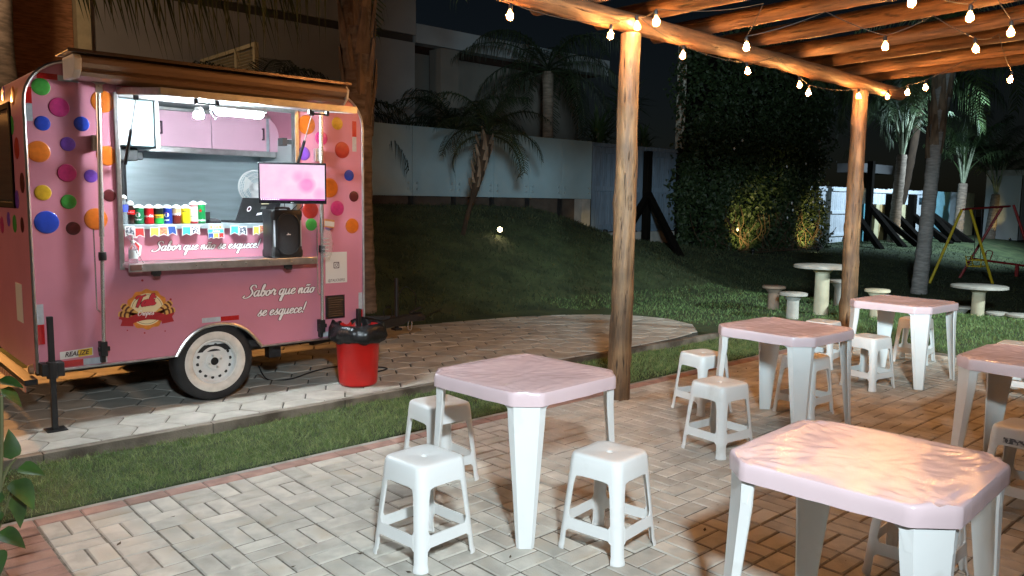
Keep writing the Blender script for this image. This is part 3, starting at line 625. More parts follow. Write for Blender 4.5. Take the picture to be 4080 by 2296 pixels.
def f(m):
    for a, r, rad in ((20, .17, .008), (195, .185, .007), (345, .18, .006), (97, .205, .008), (262, .165, .006), (225, .19, .005), (305, .2, .005), (270, .06, .006), (300, .07, .006), (240, .075, .005)):
        m.lathe([(rad, 0), (.0005, 0)], 10, (LX + r * math.cos(R(a)), YF - .0030, LZ + r * math.sin(R(a))), 'Y')
stuff(part('sprinkle', M_rb, bd, f))
# rear end: window, sticker, bumper, lamps
rw = part('rear_window', mat('dark_glass', (.03, .045, .05), .08, spec=.8), T, lambda m: m.box(XL - .006, 6.13, 1.52, XL - .0005, 7.2, 2.13), world=True)
part('frame', mat('rubber_frame', (.02, .014, .012), .9, spec=.1), rw, lambda m: (m.box(XL - .014, 6.09, 1.48, XL - .0005, 6.129, 2.17), m.box(XL - .014, 6.13, 2.131, XL - .0005, 7.24, 2.17), m.box(XL - .014, 6.13, 1.48, XL - .0005, 7.24, 1.519)), bev=.003)
part('sticker', M_paper, T, lambda m: m.box(XL - .0016, 6.05, .715, XL - .0003, 6.25, .975), world=True)
bp = part('rear_bumper', M_blackm, T, lambda m: m.box(1.02, 5.69, .365, 1.095, 7.62, .40), world=True, bev=.004)
def f(m):
    for i in range(24): m.add([(1.018, 5.69 + .08 * i + (.03 if i else 0), .325), (1.018, min(7.62, 5.73 + .08 * i + .03), .325), (1.018, min(7.62, 5.73 + .08 * i), .366), (1.018, 5.69 + .08 * i, .366)], [(0, 1, 2, 3)])
part('bumper_skirt', mat('skirt_orange', (.52, .20, .12), .5), bp, lambda m: m.box(1.0185, 5.69, .325, 1.028, 7.62, .3645))
part('bumper_stripe', mat('stripe_cream', (.62, .42, .32), .5), bp, f)
part('rear_light', mat('lens_amber', (.4, .22, .12), .15, coat=.6), T, lambda m: m.lathe([(.001, -.03), (.028, -.026), (.034, 0)], 14, (XL - .001, 5.84, .44), 'X'), world=True, smooth=True)
# wheels
def wheel(x, yo, s, name='wheel'):
    z = .06 + .295
    t = part(name, M_rubber, T, lambda m: m.lathe([(.165, s * .02), (.225, 0.0), (.272, s * .004), (.291, s * .02), (.295, s * .045), (.295, s * .125), (.288, s * .15), (.225, s * .165)], 56, (x, yo, z), 'Y'), world=True, smooth=True, ang=50)
    part('white_wall', M_wheelw, t, lambda m: m.lathe([(.226, -s * .0012), (.215, -s * .004), (.19, -s * .005), (.170, s * .002), (.163, s * .012)], 56, (x, yo, z), 'Y'), smooth=True, ang=60)
    def f(m):
        m.lathe([(.166, s * .008), (.160, 0), (.154, s * .002), (.150, s * .030), (.144, s * .038), (.120, s * .030), (.098, s * .024), (.082, s * .034), (.062, s * .030), (.058, s * .020), (.030, s * .018), (.029, s * .04)], 56, (x, yo, z), 'Y')
    rim = part('rim', M_rim, t, f, smooth=True, ang=50)
    part('hub', M_black, rim, lambda m: m.lathe([(.029, s * .022), (.026, s * .030), (.001, s * .030)], 20, (x, yo, z), 'Y'))
    for k in range(14):
        a = R(360 / 14 * k + 6); part('rim_hole', M_black, rim, lambda m: m.lathe([(.0125, s * .0335), (.012, s * .0285), (.0005, s * .0285)], 12, (x + .122 * math.cos(a), yo, z + .122 * math.sin(a)), 'Y'))
    for k in range(4):
        a = R(90 * k + 20); part('wheel_nut', M_alu, rim, lambda m: m.lathe([(.009, s * .02), (.009, s * .008), (.006, s * .003), (.0005, s * .002)], 6, (x + .046 * math.cos(a), yo, z + .046 * math.sin(a)), 'Y'))
wheel(2.262, 5.752, 1)
part('wheel', M_rubber, T, lambda m: m.lathe([(.06, 0), (.225, -.002), (.285, .01), (.295, .04), (.295, .13), (.28, .16), (.06, .16)], 40, (2.262, 7.42, .355), 'Y'), world=True, smooth=True, ang=50)
part('wheel_well', M_blackm, T, lambda m: m.loft([[(a, y, b) for a, b in ARCH + [(1.93, .43), (1.99, .55), (2.09, .625), (2.19, .66), (2.28, .67), (2.38, .664), (2.48, .63), (2.57, .555), (2.66, .43)]] for y in (YF + .037, 6.05)]), world=True)
part('axle', M_blackm, T, lambda m: (m.tube([(2.262, 5.9, .35), (2.262, 7.42, .35)], .025, 10), m.box(1.15, 6.0, .36, 3.5, 6.06, .428), m.box(1.15, 7.3, .36, 3.5, 7.36, .428), m.box(2.75, 5.9, .30, 2.85, 5.98, .429)), world=True)
# jack stands and tongue
def f(m):
    m.bar((1.172, 5.66, .068), (1.172, 5.66, .80), .034, .034); m.box(1.115, 5.60, .0615, 1.235, 5.72, .068)
jk = part('jack_stand', M_blackm, T, f, world=True, bev=.003)
part('clamp', M_blackm, jk, lambda m: (m.box(1.11, 5.64, .42, 1.15, 5.735, .50), m.box(1.195, 5.64, .41, 1.24, 5.735, .50), m.tube([(1.172, 5.66, .40), (1.172, 5.66, .51)], .034, 12)), bev=.004)
part('jack_stand', M_blackm, T, lambda m: m.bar((3.455, 5.705, .40), (3.455, 5.705, .66), .034, .034), world=True, bev=.003)
def f(m):
    m.bar((3.2, 6.05, .37), (4.55, 6.66, .35), .05, .08); m.bar((3.2, 7.3, .37), (4.55, 6.74, .35), .05, .08); m.bar((4.45, 6.7, .355), (4.74, 6.7, .36), .09, .07); m.box(3.9, 6.45, .39, 4.2, 6.95, .40)
tg = part('drawbar', M_blackm, T, f, world=True, bev=.004)
part('coupler', M_blackm, tg, lambda m: (m.tube([(4.68, 6.7, .36), (4.78, 6.7, .365), (4.84, 6.7, .34)], [.045, .05, .03], 12), m.bar((4.66, 6.7, .41), (4.80, 6.7, .46), .03, .015)), smooth=True)
part('jockey_post', M_blackm, tg, lambda m: (m.tube([(4.50, 6.7, .27), (4.50, 6.7, .78)], .022, 12), m.box(4.46, 6.66, .25, 4.54, 6.74, .27)), smooth=True)
part('safety_chain', M_chrome, tg, lambda m: m.tube(catmull([(4.62, 6.66, .34), (4.60, 6.64, .26), (4.64, 6.64, .25), (4.66, 6.66, .33)]), .005, 6))
part('cable_loop', M_black, tg, lambda m: m.tube(catmull([(4.3, 6.6, .40), (4.28, 6.6, .47), (4.33, 6.6, .51), (4.38, 6.6, .47), (4.37, 6.6, .40)]), .005, 6))
# inside: extractor hood, wall cupboards, black exhaust post, lamps
hd = part('extractor_hood', mat('hood_steel', (.27, .34, .36), .42, .9, var=.08, vscale=3, bump=.05, bscale=3), T, lambda m: m.box(XL + .05, 6.72, 1.965, 2.20, YB - .065, 2.33), world=True, bev=.006)
part('hood_trim', M_alu, hd, lambda m: m.box(2.202, 6.70, 1.955, 2.235, YB - .066, 2.335), bev=.003)
for x in (2.01, 2.105): part('knob', M_chrome, hd, lambda m: m.lathe([(.001, -.02), (.014, -.018), (.016, 0)], 14, (x, 6.718, 2.08), 'Y'), smooth=True)
cb = part('wall_cupboard', M_steel, T, lambda m: (m.box(2.30, 7.22, 1.985, 3.46, YB - .065, 2.34)), world=True)
part('cupboard_strip', M_alu, cb, lambda m: (m.box(2.30, 7.185, 1.955, 3.46, 7.219, 2.005), m.box(2.30, 7.19, 2.318, 3.42, 7.219, 2.345)), bev=.003)
for x0, x1, hx_ in ((2.37, 2.85, 2.41), (2.857, 3.375, 3.335)):
    dr = part('cupboard_door', M_pinkl, cb, lambda m: m.box(x0, 7.20, 2.008, x1, 7.219, 2.316), bev=.002)
    part('handle', mat('dark_handle', (.06, .02, .04), .4), dr, lambda m: (m.box(hx_ - .006, 7.165, 2.11, hx_ + .006, 7.18, 2.22), m.box(hx_ - .006, 7.18, 2.11, hx_ + .006, 7.199, 2.122), m.box(hx_ - .006, 7.18, 2.208, hx_ + .006, 7.199, 2.22)))
part('end_panel', M_pinkl, cb, lambda m: m.prism([(3.41, 2.008), (3.52, 2.008), (3.518, 2.12), (3.50, 2.20), (3.46, 2.27), (3.41, 2.316)], face(7.20), face(7.219)))
part('exhaust_post', M_black, T, lambda m: (m.tube([(2.03, 7.0, 1.0), (2.03, 7.0, 1.86)], .028, 12), m.box(1.95, 6.92, 1.86, 2.13, 7.08, 1.96), m.box(2.11, 6.95, 1.87, 2.18, 7.03, 1.93)), world=True, bev=.006)
part('jamb_bracket', M_black, T, lambda m: (m.tube([(2.955, 5.80, 1.45), (2.955, 5.80, 2.15)], .014, 10), m.box(2.86, 5.78, 1.985, 2.99, 5.82, 2.02), m.box(2.83, 5.76, 1.97, 2.87, 5.84, 2.03)), world=True, bev=.003)
M_led = mat('led_tube', (.9, .95, 1), .4, emit=(.80, .93, 1.0), estr=760); M_led2 = mat('led_bulb', (.9, .95, 1), .4, emit=(.82, .94, 1.0), estr=1350)
lf = part('led_batten', M_white, T, lambda m: m.loft([[(x, 5.42 + a, 2.163 + b) for a, b in ((-.05, .028), (.05, .028), (.05, .008), (.03, -.004), (-.03, -.004), (-.05, .008))] for x in (2.16, 2.53)]), world=True, bev=.004)
part('diffuser', M_led, lf, lambda m: m.tube([(2.175, 5.42, 2.148), (2.19, 5.42, 2.146), (2.50, 5.42, 2.146), (2.515, 5.42, 2.148)], [.01, .021, .021, .01], 12), smooth=True)
part('cable', M_black, lf, lambda m: m.tube(catmull([(2.16, 5.42, 2.17), (2.13, 5.40, 2.15), (2.17, 5.40, 2.09), (2.18, 5.41, 2.14)]), .004, 6))
lb = part('led_spot', M_white, T, lambda m: m.lathe([(.02, .045), (.03, .03), (.03, .012)], 16, (2.095, 5.50, 2.13), caps=True), world=True, smooth=True)
part('bulb', M_led2, lb, lambda m: m.lathe([(.028, .0119), (.036, -.008), (.03, -.028), (.001, -.036)], 16, (2.095, 5.50, 2.13)), smooth=True)

# ------------------------------------------------------------------ things on the counter
CZ = 1.3725
M_tissue = mat('crumpled_tissue', (.78, .78, .74), .7, bump=.5, bscale=40)
def can(x, name, label, bands, h=.122, r=.0325, y=5.95, text=None, tcol=None, extra=None):
    t = thing(name, label, 'drink can', (x, y, CZ), 0, 'drinks lined up on the serving counter')
    cols = [mat('can_%s_%d' % (name, i) + label[:9].replace(' ', '_'), c, .3, .35) for i, (z0, z1, c) in enumerate(bands)]
    m = MB(); m.lathe([(r * .82, 0), (r * .98, .006)], 22, mi=0)
    for i, (z0, z1, c) in enumerate(bands): m.lathe([(r, .006 + z0 * (h - .02)), (r, .006 + z1 * (h - .02))], 22, mi=i)
    m.lathe([(r, h - .014), (r * .8, h - .002), (r * .74, h)], 22, mi=len(bands) - 1)
    build(m, 'body', cols, t, smooth=True, ang=50)
    cap = MB(); cap.lathe([(r * .86, h - .012), (r * 1.15, h - .006), (r * .8, h + .004), (r * .45, h + .012), (.001, h + .016)], 18)
    cap.v = [(p[0] * (1 + .3 * noise.noise((p[0] * 90, p[1] * 90, p[2] * 60 + x * 30))), p[1] * (1 + .3 * noise.noise((p[1] * 90, p[0] * 90, x * 50))), p[2] + .006 * noise.noise((p[0] * 120, p[1] * 120, x * 9))) for p in cap.v]
    build(cap, 'tissue_cap', M_tissue, t, smooth=True, ang=60)
    wrap = lambda zz, rr=r * 1.012: (lambda a, b: (rr * math.sin(a / rr - .55), -rr * math.cos(a / rr - .55), zz + b))
    if text:
        body, size, zz, vert = text; m = MB(); block_text(m, body, wrap(zz), size, .2, .0006); build(m, 'print', tcol, t, recalc=False)
    if extra: extra(t, wrap)
    return t
M_w = M_letter; M_bk = M_ink
def disc_extra(col, zz, rad, col2=None):
    def ex(t, wrap):
        m = MB(); w = wrap(zz, .0325 * 1.015); n = 18; m.add([w(rad * math.cos(2 * math.pi * k / n), rad * math.sin(2 * math.pi * k / n)) for k in range(n)], [tuple(range(n))]); build(m, 'emblem', col, t)
        if col2: m = MB(); w = wrap(zz, .0325 * 1.03); m.add([w(rad * .95 * math.cos(math.pi * k / 9), rad * .95 * math.sin(math.pi * k / 9) * (1 if k else 1)) for k in range(10)], [tuple(range(10))]); build(m, 'emblem', col2, t)
    return ex
def star_extra(t, wrap):
    m = MB(); w = wrap(.095, .0305); m.add([w((.016 if k % 2 == 0 else .007) * math.sin(math.pi * k / 5), (.016 if k % 2 == 0 else .007) * math.cos(math.pi * k / 5)) for k in range(10)], [tuple(range(10))]); build(m, 'emblem', M_redr, t)
can(1.823, 'soda_can', 'green soda can with a red and white emblem, beside the cola bottle', [(0, 1, (.01, .13, .05))], text=('Guaraná', .017, .028, 0), tcol=M_w, extra=disc_extra(M_w, .066, .017, M_redr))
can(1.889, 'soda_can', 'red cola can with white script lettering on the counter', [(0, 1, (.50, .012, .015))], text=('Coca-Cola', .022, .05, 0), tcol=M_w)
can(1.956, 'soda_can', 'black and green tonic can with a yellow band on the counter', [(0, .35, (.03, .42, .07)), (.35, .6, (.62, .52, .02)), (.6, 1, (.012, .016, .014))], text=('Schweppes', .013, .048, 0), tcol=M_bk)
can(2.019, 'soda_can', 'blue soda can with a round white and red emblem', [(0, 1, (.012, .035, .26))], text=('pepsi', .016, .024, 0), tcol=M_w, extra=disc_extra(M_w, .066, .017, M_redr))
can(2.082, 'beer_can', 'brown beer can with a cream top and bold letters', [(0, .62, (.13, .018, .012)), (.62, 1, (.62, .42, .22))], text=('BRAHMA', .022, .062, 0), tcol=M_w)
can(2.147, 'beer_can', 'bright yellow beer can on the serving counter', [(0, 1, (.70, .60, .02))], text=('SKOL', .014, .085, 0), tcol=M_bk)
can(2.207, 'beer_can', 'tall pale grey and white can, second tallest row end', [(0, .08, (.4, .02, .03)), (.08, .9, (.62, .64, .62)), (.9, 1, (.5, .2, .2))], h=.150, r=.030, text=('BUDWEISER', .011, .05, 0), tcol=mat('grey_print', (.25, .25, .27), .5))
can(2.262, 'beer_can', 'tall green beer can with a red star, last in the row', [(0, 1, (.01, .20, .055))], h=.150, r=.030, text=('Heineken', .024, .018, 0), tcol=M_w, extra=star_extra)
t = thing('cola_bottle', 'dark cola bottle with a red label and tissue cap at the row start', 'bottle', (1.766, 5.95, CZ), 0, 'drinks lined up on the serving counter')
part('body', mat('cola_dark', (.02, .008, .006), .1), t, lambda m: m.lathe([(.024, 0), (.029, .012), (.026, .05), (.029, .075), (.028, .10), (.016, .13), (.012, .145)], 20, caps=True), smooth=True, ang=60)
part('print', M_redr, t, lambda m: m.lathe([(.0295, .068), (.030, .082), (.0292, .098)], 20), smooth=True)
part('print', M_w, t, lambda m: block_text(m, 'Coca-Cola', lambda a, b: (.0306 * math.sin(a / .0306 - .55), -.0306 * math.cos(a / .0306 - .55), .079 + b), .014, .2), recalc=False)
part('tissue_cap', M_tissue, t, lambda m: m.lathe([(.014, .128), (.024, .136), (.020, .150), (.012, .160), (.001, .163)], 14), smooth=True)
M_clear = mat('clear_plastic', (.85, .92, .95), .12, trans=.85, ior=1.3)
t = thing('water_bottle', 'clear water bottle with a blue label in the counter corner', 'bottle', (1.722, 5.95, CZ), 0, 'drinks lined up on the serving counter')
part('body', M_clear, t, lambda m: m.lathe([(.026, 0), (.030, .012), (.027, .06), (.030, .10), (.028, .14), (.014, .17), (.012, .185)], 18, caps=True), smooth=True, ang=60)
part('print', mat('blue_label', (.05, .08, .40), .4), t, lambda m: m.lathe([(.0308, .085), (.0312, .11), (.0305, .135)], 18), smooth=True)
part('tissue_cap', M_tissue, t, lambda m: m.lathe([(.014, .172), (.024, .180), (.020, .192), (.010, .202), (.001, .204)], 14), smooth=True)
t = thing('card_reader', 'small black card reader lying on the counter beside the tall cans', 'card reader', (2.37, 5.99, CZ))
part('body', M_black, t, lambda m: m.loft([[(-.045, -.04, 0), (.045, -.04, 0), (.045, .05, 0), (-.045, .05, 0)], [(-.043, -.036, .022), (.043, -.036, .022), (.043, .048, .036), (-.043, .048, .036)]]), bev=.004)
part('screen', mat('grey_screen', (.16, .18, .18), .25), t, lambda m: m.add([(-.03, .005, .0325), (.03, .005, .0325), (.03, .04, .0385), (-.03, .04, .0385)], [(0, 1, 2, 3)]))
t = thing('napkin_box', 'black napkin holder at the end of the can row', 'holder', (2.315, 6.05, CZ))
part('body', M_black, t, lambda m: (m.box(-.035, -.05, 0, .035, -.042, .085), m.box(-.035, .042, 0, .035, .05, .085), m.box(-.035, -.041, 0, .035, .041, .006)), bev=.003)
part('napkins', M_paper, t, lambda m: m.box(-.03, -.03, .0062, .03, .03, .075))
# laptop seen from behind
t = thing('laptop', 'open black laptop covered with small stickers, its lid towards the customers', 'laptop', (2.70, 6.0, CZ))
part('base', M_black, t, lambda m: m.box(-.165, .03, 0, .165, .26, .018), bev=.004)
ld = part('lid', M_black, t, lambda m: m.loft([[(-.16 + .0, .0, .004), (.17, .0, .004), (.17, .012, .004), (-.16, .012, .004)], [(-.105, -.03, .195), (.225, -.03, .195), (.225, -.018, .195), (-.105, -.018, .195)]]), bev=.004)
def lidf(u, v, d=-.0025): return (-.15 + v * .055 + u * .31, .0 - v * .03 + d, .004 + v * .191)
part('sticker', M_w, ld, lambda m: m.add([lidf(.22 + .055 * math.cos(a) * (1), .55 + .11 * math.sin(a)) for a in [2 * math.pi * k / 16 for k in range(16)]], [tuple(range(16))]))
part('sticker', M_bk, ld, lambda m: m.add([lidf(.22 + .035 * math.cos(a), .55 + .07 * math.sin(a), -.0035) for a in [2 * math.pi * k / 16 for k in range(16)]], [tuple(range(16))]))
part('sticker', M_w, ld, lambda m: m.add([lidf(a, b) for a, b in ((.46, .28), (.68, .34), (.69, .44), (.47, .38))], [(0, 1, 2, 3)]))
part('sticker', mat('cream_sticker', (.7, .6, .35), .5), ld, lambda m: m.add([lidf(a, b) for a, b in ((.50, .74), (.70, .75), (.70, .82), (.50, .81))], [(0, 1, 2, 3)]))
part('sticker', mat('grey_sticker', (.12, .12, .12), .5), ld, lambda m: m.add([lidf(a, b) for a, b in ((.52, .54), (.66, .55), (.66, .66), (.52, .65))], [(0, 1, 2, 3)]))
# wall fan
t = thing('fan', 'white round fan with a wire guard behind the laptop', 'fan', (3.12, 6.9, 1.372))
FC = Vector((0, 0, .295))
def f(m):
    for r, y in ((.150, 0), (.146, -.025), (.120, -.042), (.085, -.052), (.04, -.058), (.146, .03), (.10, .045)): m.lathe([(r - .0025, y), (r + .0025, y), (r + .0025, y + .004), (r - .0025, y + .004), (r - .0025, y)], 40, FC, 'Y')
    for k in range(36):
        a = 2 * math.pi * k / 36; b = a + .55
        m.tube([FC + Vector((.03 * math.cos(a), -.058, .03 * math.sin(a))), FC + Vector((.09 * math.cos((a + b) / 2), -.05, .09 * math.sin((a + b) / 2))), FC + Vector((.15 * math.cos(b), 0, .15 * math.sin(b)))], .0016, 4)
part('guard', M_white, t, f)
def f(m):
    for k in range(3):
        a0 = 2 * math.pi * k / 3; P = []; 
        for s in range(9):
            u = s / 8; P.append((u, .03 + .10 * u))
        L1 = [FC + Vector((r * math.cos(a0 + .25 * u), -.01 + .02, r * math.sin(a0 + .25 * u))) for u, r in P]; L2 = [FC + Vector((r * math.cos(a0 + .35 + 1.1 * math.sin(math.pi * u * .6)), -.015, r * math.sin(a0 + .35 + 1.1 * math.sin(math.pi * u * .6)))) for u, r in P]
        m.add(L1 + L2, [(i, i + 1, 9 + i + 1, 9 + i) for i in range(8)])
    m.lathe([(.001, -.045), (.03, -.04), (.034, 0), (.034, .06)], 16, FC, 'Y')
part('blades', M_white, t, f, smooth=True)
part('stand', M_white, t, lambda m: (m.tube([(0, .05, .005), (0, .06, .30)], .015, 10), m.lathe([(.09, 0), (.085, .012), (.03, .02), (.001, .02)], 24, (0, .05, 0), caps=False)), smooth=True)
# screen on an arm
TL, TR_ = Vector((2.545, 5.58, 0)), Vector((2.978, 5.36, 0)); tu = (TR_ - TL).normalized(); tn = Vector((tu.y, -tu.x, 0)); tw = (TR_ - TL).length
t = thing('monitor', 'flat screen on an arm glowing with pink and white bubbles', 'monitor', ((TL + TR_) / 2)[:2] + (1.527,), math.atan2(tu.y, tu.x))
HW = tw / 2
part('housing', mat('gloss_black', (.008, .008, .010), .12), t, lambda m: (m.box(-HW, 0, 0, HW, .022, .302), m.box(-HW * .7, .0225, .05, HW * .7, .045, .25)), bev=.004)
part('logo', M_w, t, lambda m: (m.lathe([(.0035, 0), (.0005, 0)], 12, (-.012, -.0012, .009), 'Y'), block_text(m, 'LG', lambda a, b: (a, -.0012, b + .006), .009)), recalc=False)
def screen_mat():
    m = bpy.data.materials.new('screen_glow'); m.use_nodes = True; n = m.node_tree.nodes; L = m.node_tree.links; b = n['Principled BSDF']; b.inputs['Base Color'].default_value = (0, 0, 0, 1); b.inputs['Roughness'].default_value = .2
    tc = n.new('ShaderNodeTexCoord'); vo = n.new('ShaderNodeTexVoronoi'); vo.inputs['Scale'].default_value = 5.5; vo.inputs['Randomness'].default_value = .9; L.new(tc.outputs['Object'], vo.inputs[0])
    r1 = n.new('ShaderNodeValToRGB'); L.new(vo.outputs['Distance'], r1.inputs[0]); r1.color_ramp.elements[0].position = .22; r1.color_ramp.elements[1].position = .42
    r1.color_ramp.elements[0].color = (.95, .16, .55, 1); r1.color_ramp.elements[1].color = (1.0, .86, .97, 1)
    nz = n.new('ShaderNodeTexNoise'); nz.inputs['Scale'].default_value = 9; L.new(tc.outputs['Object'], nz.inputs[0])
    mx = n.new('ShaderNodeMix'); mx.data_type = 'RGBA'; L.new(nz.outputs[0], mx.inputs['Factor']); L.new(r1.outputs[0], mx.inputs['A']); mx.inputs['B'].default_value = (1.0, .50, .80, 1)
    L.new(mx.outputs['Result'], b.inputs['Emission Color']); b.inputs['Emission Strength'].default_value = 1.0; return m
part('screen', screen_mat(), t, lambda m: m.box(-HW + .011, -.0018, .026, HW - .011, -.0004, .288))
part('task_bar', mat('taskbar', (.1, 0, .06), .4, emit=(.45, .03, .30), estr=.7), t, lambda m: m.box(-HW + .011, -.0026, .0262, HW - .011, -.0019, .036))
def f(m):
    for i in range(9): m.box(-HW + .018 + i * .015, -.0032, .0285, -HW + .024 + i * .015, -.0027, .0335)
part('task_icon', mat('icon_glow', (1, 1, 1), .4, emit=(1, .85, 1), estr=1.0), t, f)
part('arm', M_blackm, t, lambda m: (m.tube([(0, .045, .14), (.0, .12, .14), (.05, .27, .10)], .014, 10), m.box(-.05, .0452, .09, .05, .055, .19)))
part('cable', M_black, t, lambda m: (m.tube(catmull([(-.05, .03, .04), (-.06, .04, -.02), (-.02, .06, -.05), (.03, .05, -.01)]), .003, 5), m.tube(catmull([(.06, .03, .04), (.07, .04, -.015), (.04, .06, -.045)]), .003, 5)))
# portable speaker on the shelf
t = thing('speaker', 'black portable loudspeaker with an oval grille standing on the shelf', 'speaker', (2.785, 5.70, 1.1165))
def rrect(w, d, r, n=5, cx=0, cy=0):
    return [(cx + sx * (w - r) + r * math.cos(R(a0 + 90 * i / n)), cy + sy * (d - r) + r * math.sin(R(a0 + 90 * i / n))) for sx, sy, a0 in ((1, 1, 0), (-1, 1, 90), (-1, -1, 180), (1, -1, 270)) for i in range(n + 1)]
sbody = part('cabinet', M_black, t, lambda m: m.loft([[(a * k, b * k, z) for a, b in rrect(.132, .095, .03)] for z, k in ((0, .93), (.012, 1.0), (.05, 1.0), (.065, .955), (.30, .945), (.32, .99), (.35, .97), (.363, .9))]), smooth=True, ang=40)
def stad(w, h, y, zc, n=12): return [(w * math.cos(R(180 * i / n)), y, zc + (h - w) + w * math.sin(R(180 * i / n))) for i in range(n + 1)] + [(w * math.cos(R(180 + 180 * i / n)), y, zc - (h - w) + w * math.sin(R(180 + 180 * i / n))) for i in range(n + 1)]
part('grille_ring', M_black, t, lambda m: m.loft([stad(.097, .163, -.085, .18), stad(.097, .163, -.104, .18), stad(.088, .154, -.106, .18), stad(.085, .151, -.099, .18)], caps=False), smooth=True)
part('grille', mat('speaker_mesh', (.018, .020, .024), .55, bump=.8, bscale=400), t, lambda m: m.loft([stad(.0855, .1515, -.098, .18), stad(.06, .12, -.1005, .18), stad(.01, .07, -.1015, .18)]), smooth=True)
for s in (-1, 1): part('light_strip', mat('strip_grey', (.45, .48, .52), .3), t, lambda m: m.loft([[(s * .113, -.093, z), (s * .103, -.098, z), (s * .103, -.09, z), (s * .113, -.085, z)] for z in (.085, .285)]), bev=.002)
part('logo', M_w, t, lambda m: m.prism([(-.018, .174), (.020, .174), (.012, .182), (.004, .180), (-.004, .192), (-.006, .182)], lambda a, b: (a, -.1035, b), lambda a, b: (a, -.1025, b)))
part('handle', M_black, t, lambda m: m.tube(catmull([(-.06, 0, .355), (-.05, 0, .375), (.05, 0, .375), (.06, 0, .355)]), .009, 8), smooth=True)
# hand sanitiser
t = thing('sanitiser_bottle', 'clear pump bottle of gel in the left corner of the shelf', 'bottle', (1.70, 5.70, 1.1165))
part('body', M_clear, t, lambda m: m.lathe([(.027, 0), (.029, .01), (.029, .10), (.012, .125), (.011, .135)], 18, caps=True), smooth=True, ang=50)
part('pump', M_white, t, lambda m: (m.lathe([(.013, .1352), (.013, .15), (.004, .152), (.004, .172), (.009, .173), (.009, .18)], 12, caps=True), m.bar((-.004, 0, .176), (.03, 0, .172), .008, .008)), smooth=True)
part('print', mat('pale_label', (.62, .68, .70), .5), t, lambda m: m.lathe([(.0295, .03), (.0295, .085)], 18), smooth=True)
# paper bunting on the counter edge
BC = dict(chk=mat('flag_gingham', (.6, .62, .64), .7, col2=(.05, .06, .09), var=0.0, vscale=90, thr=(.45, .55)), r=mat('flag_red', (.50, .03, .03), .7), y=mat('flag_yellow', (.68, .50, .08), .7), b=mat('flag_blue', (.02, .07, .28), .7), t=mat('flag_teal', (.05, .42, .45), .7, var=.2, vscale=40), pr=mat('flag_print', (.50, .06, .10), .7, col2=(.55, .35, .12), var=0, vscale=60))
def flagpoly(x0, x1, zt, zb, sk=0): n_ = (zt - zb) * .22; return [(x0, zt), (x1, zt), (x1 + sk, zb), ((x0 + x1) / 2 + sk, zb + n_), (x0 + sk, zb)]
def bunt(label, x0, x1, cols, zt=1.357, zb=1.287):
    t = thing('bunting', label, 'bunting', ((x0 + x1) / 2, 5.828, zt), 0, 'paper bunting along the counter edge'); n = len(cols); w = (x1 - x0) / n
    for i, c in enumerate(cols):
        dz = .006 * math.sin(i * 2.1 + x0 * 9); a, b = x0 + i * w, x0 + (i + 1) * w; yy = 5.829 - .0012 * i
        fl = part('flag', M_w, t, lambda m: m.prism(flagpoly(a - .003, b + .003, zt + dz, zb + dz, .004 * (i - .5)), face(yy - .001), face(yy)), world=True)
        part('print', BC[c], fl, lambda m: m.prism(flagpoly(a + .003, b - .003, zt - .005 + dz, zb + .008 + dz, .004 * (i - .5)), face(yy - .0016), face(yy - .0012)))
    return t
bunt('paper bunting with gingham and red flags at the left end of the counter', 1.694, 1.814, ['chk', 'r'])
bunt('paper bunting with yellow, printed red and navy flags', 1.858, 2.030, ['y', 'pr', 'b'])
bunt('paper bunting with teal and gingham flags left of the festival sign', 2.078, 2.198, ['t', 'chk'])
bunt('paper bunting with teal and gingham flags right of the festival sign', 2.434, 2.555, ['t', 'chk'])
bunt('paper bunting with yellow, orange and red flags beside the speaker', 2.611, 2.75, ['y', 'pr', 'r'])
t = thing('bunting', 'small paper festival sign with three little flags below it', 'bunting', (2.32, 5.826, 1.30), 0, 'paper bunting along the counter edge')
part('board', M_w, t, lambda m: (m.box(2.272, 5.8262, 1.332, 2.368, 5.827, 1.364), m.box(2.258, 5.8242, 1.303, 2.382, 5.826, 1.337)), world=True)
bb = part('board_print', mat('sign_orange', (.55, .30, .12), .7), t, lambda m: m.box(2.277, 5.8252, 1.337, 2.363, 5.8261, 1.360), world=True)
part('lettering', M_w, bb, lambda m: block_text(m, 'FESTA', lambda a, b: (2.32 + a, 5.8246, 1.3415 + b), .021), recalc=False)
bb = part('board_print', BC['t'], t, lambda m: m.box(2.262, 5.8232, 1.307, 2.378, 5.8241, 1.333), world=True)
part('lettering', M_w, bb, lambda m: block_text(m, 'Junina', lambda a, b: (2.32 + a, 5.8226, 1.313 + b), .023, .3, .0006), recalc=False)
for i, c in enumerate('byr'):
    a = 2.264 + i * .039; fl = part('flag', M_w, t, lambda m: m.prism(flagpoly(a - .002, a + .039, 1.306, 1.262), face(5.8262), face(5.8268)), world=True)
    part('print', BC[c], fl, lambda m: m.prism(flagpoly(a + .002, a + .035, 1.304, 1.268), face(5.8254), face(5.826)))
t = thing('paper_lantern', 'red folded paper ornament hanging at the left end of the counter', 'ornament', (1.75, 5.82, 1.16))
part('paper', M_w, t, lambda m: m.prism([(1.728, 1.20), (1.75, 1.262), (1.795, 1.225), (1.785, 1.16), (1.765, 1.146)], face(5.8205), face(5.822)), world=True)
part('print', BC['r'], t, lambda m: m.prism([(1.733, 1.20), (1.752, 1.254), (1.778, 1.222), (1.766, 1.152)], face(5.8190), face(5.8200)), world=True)
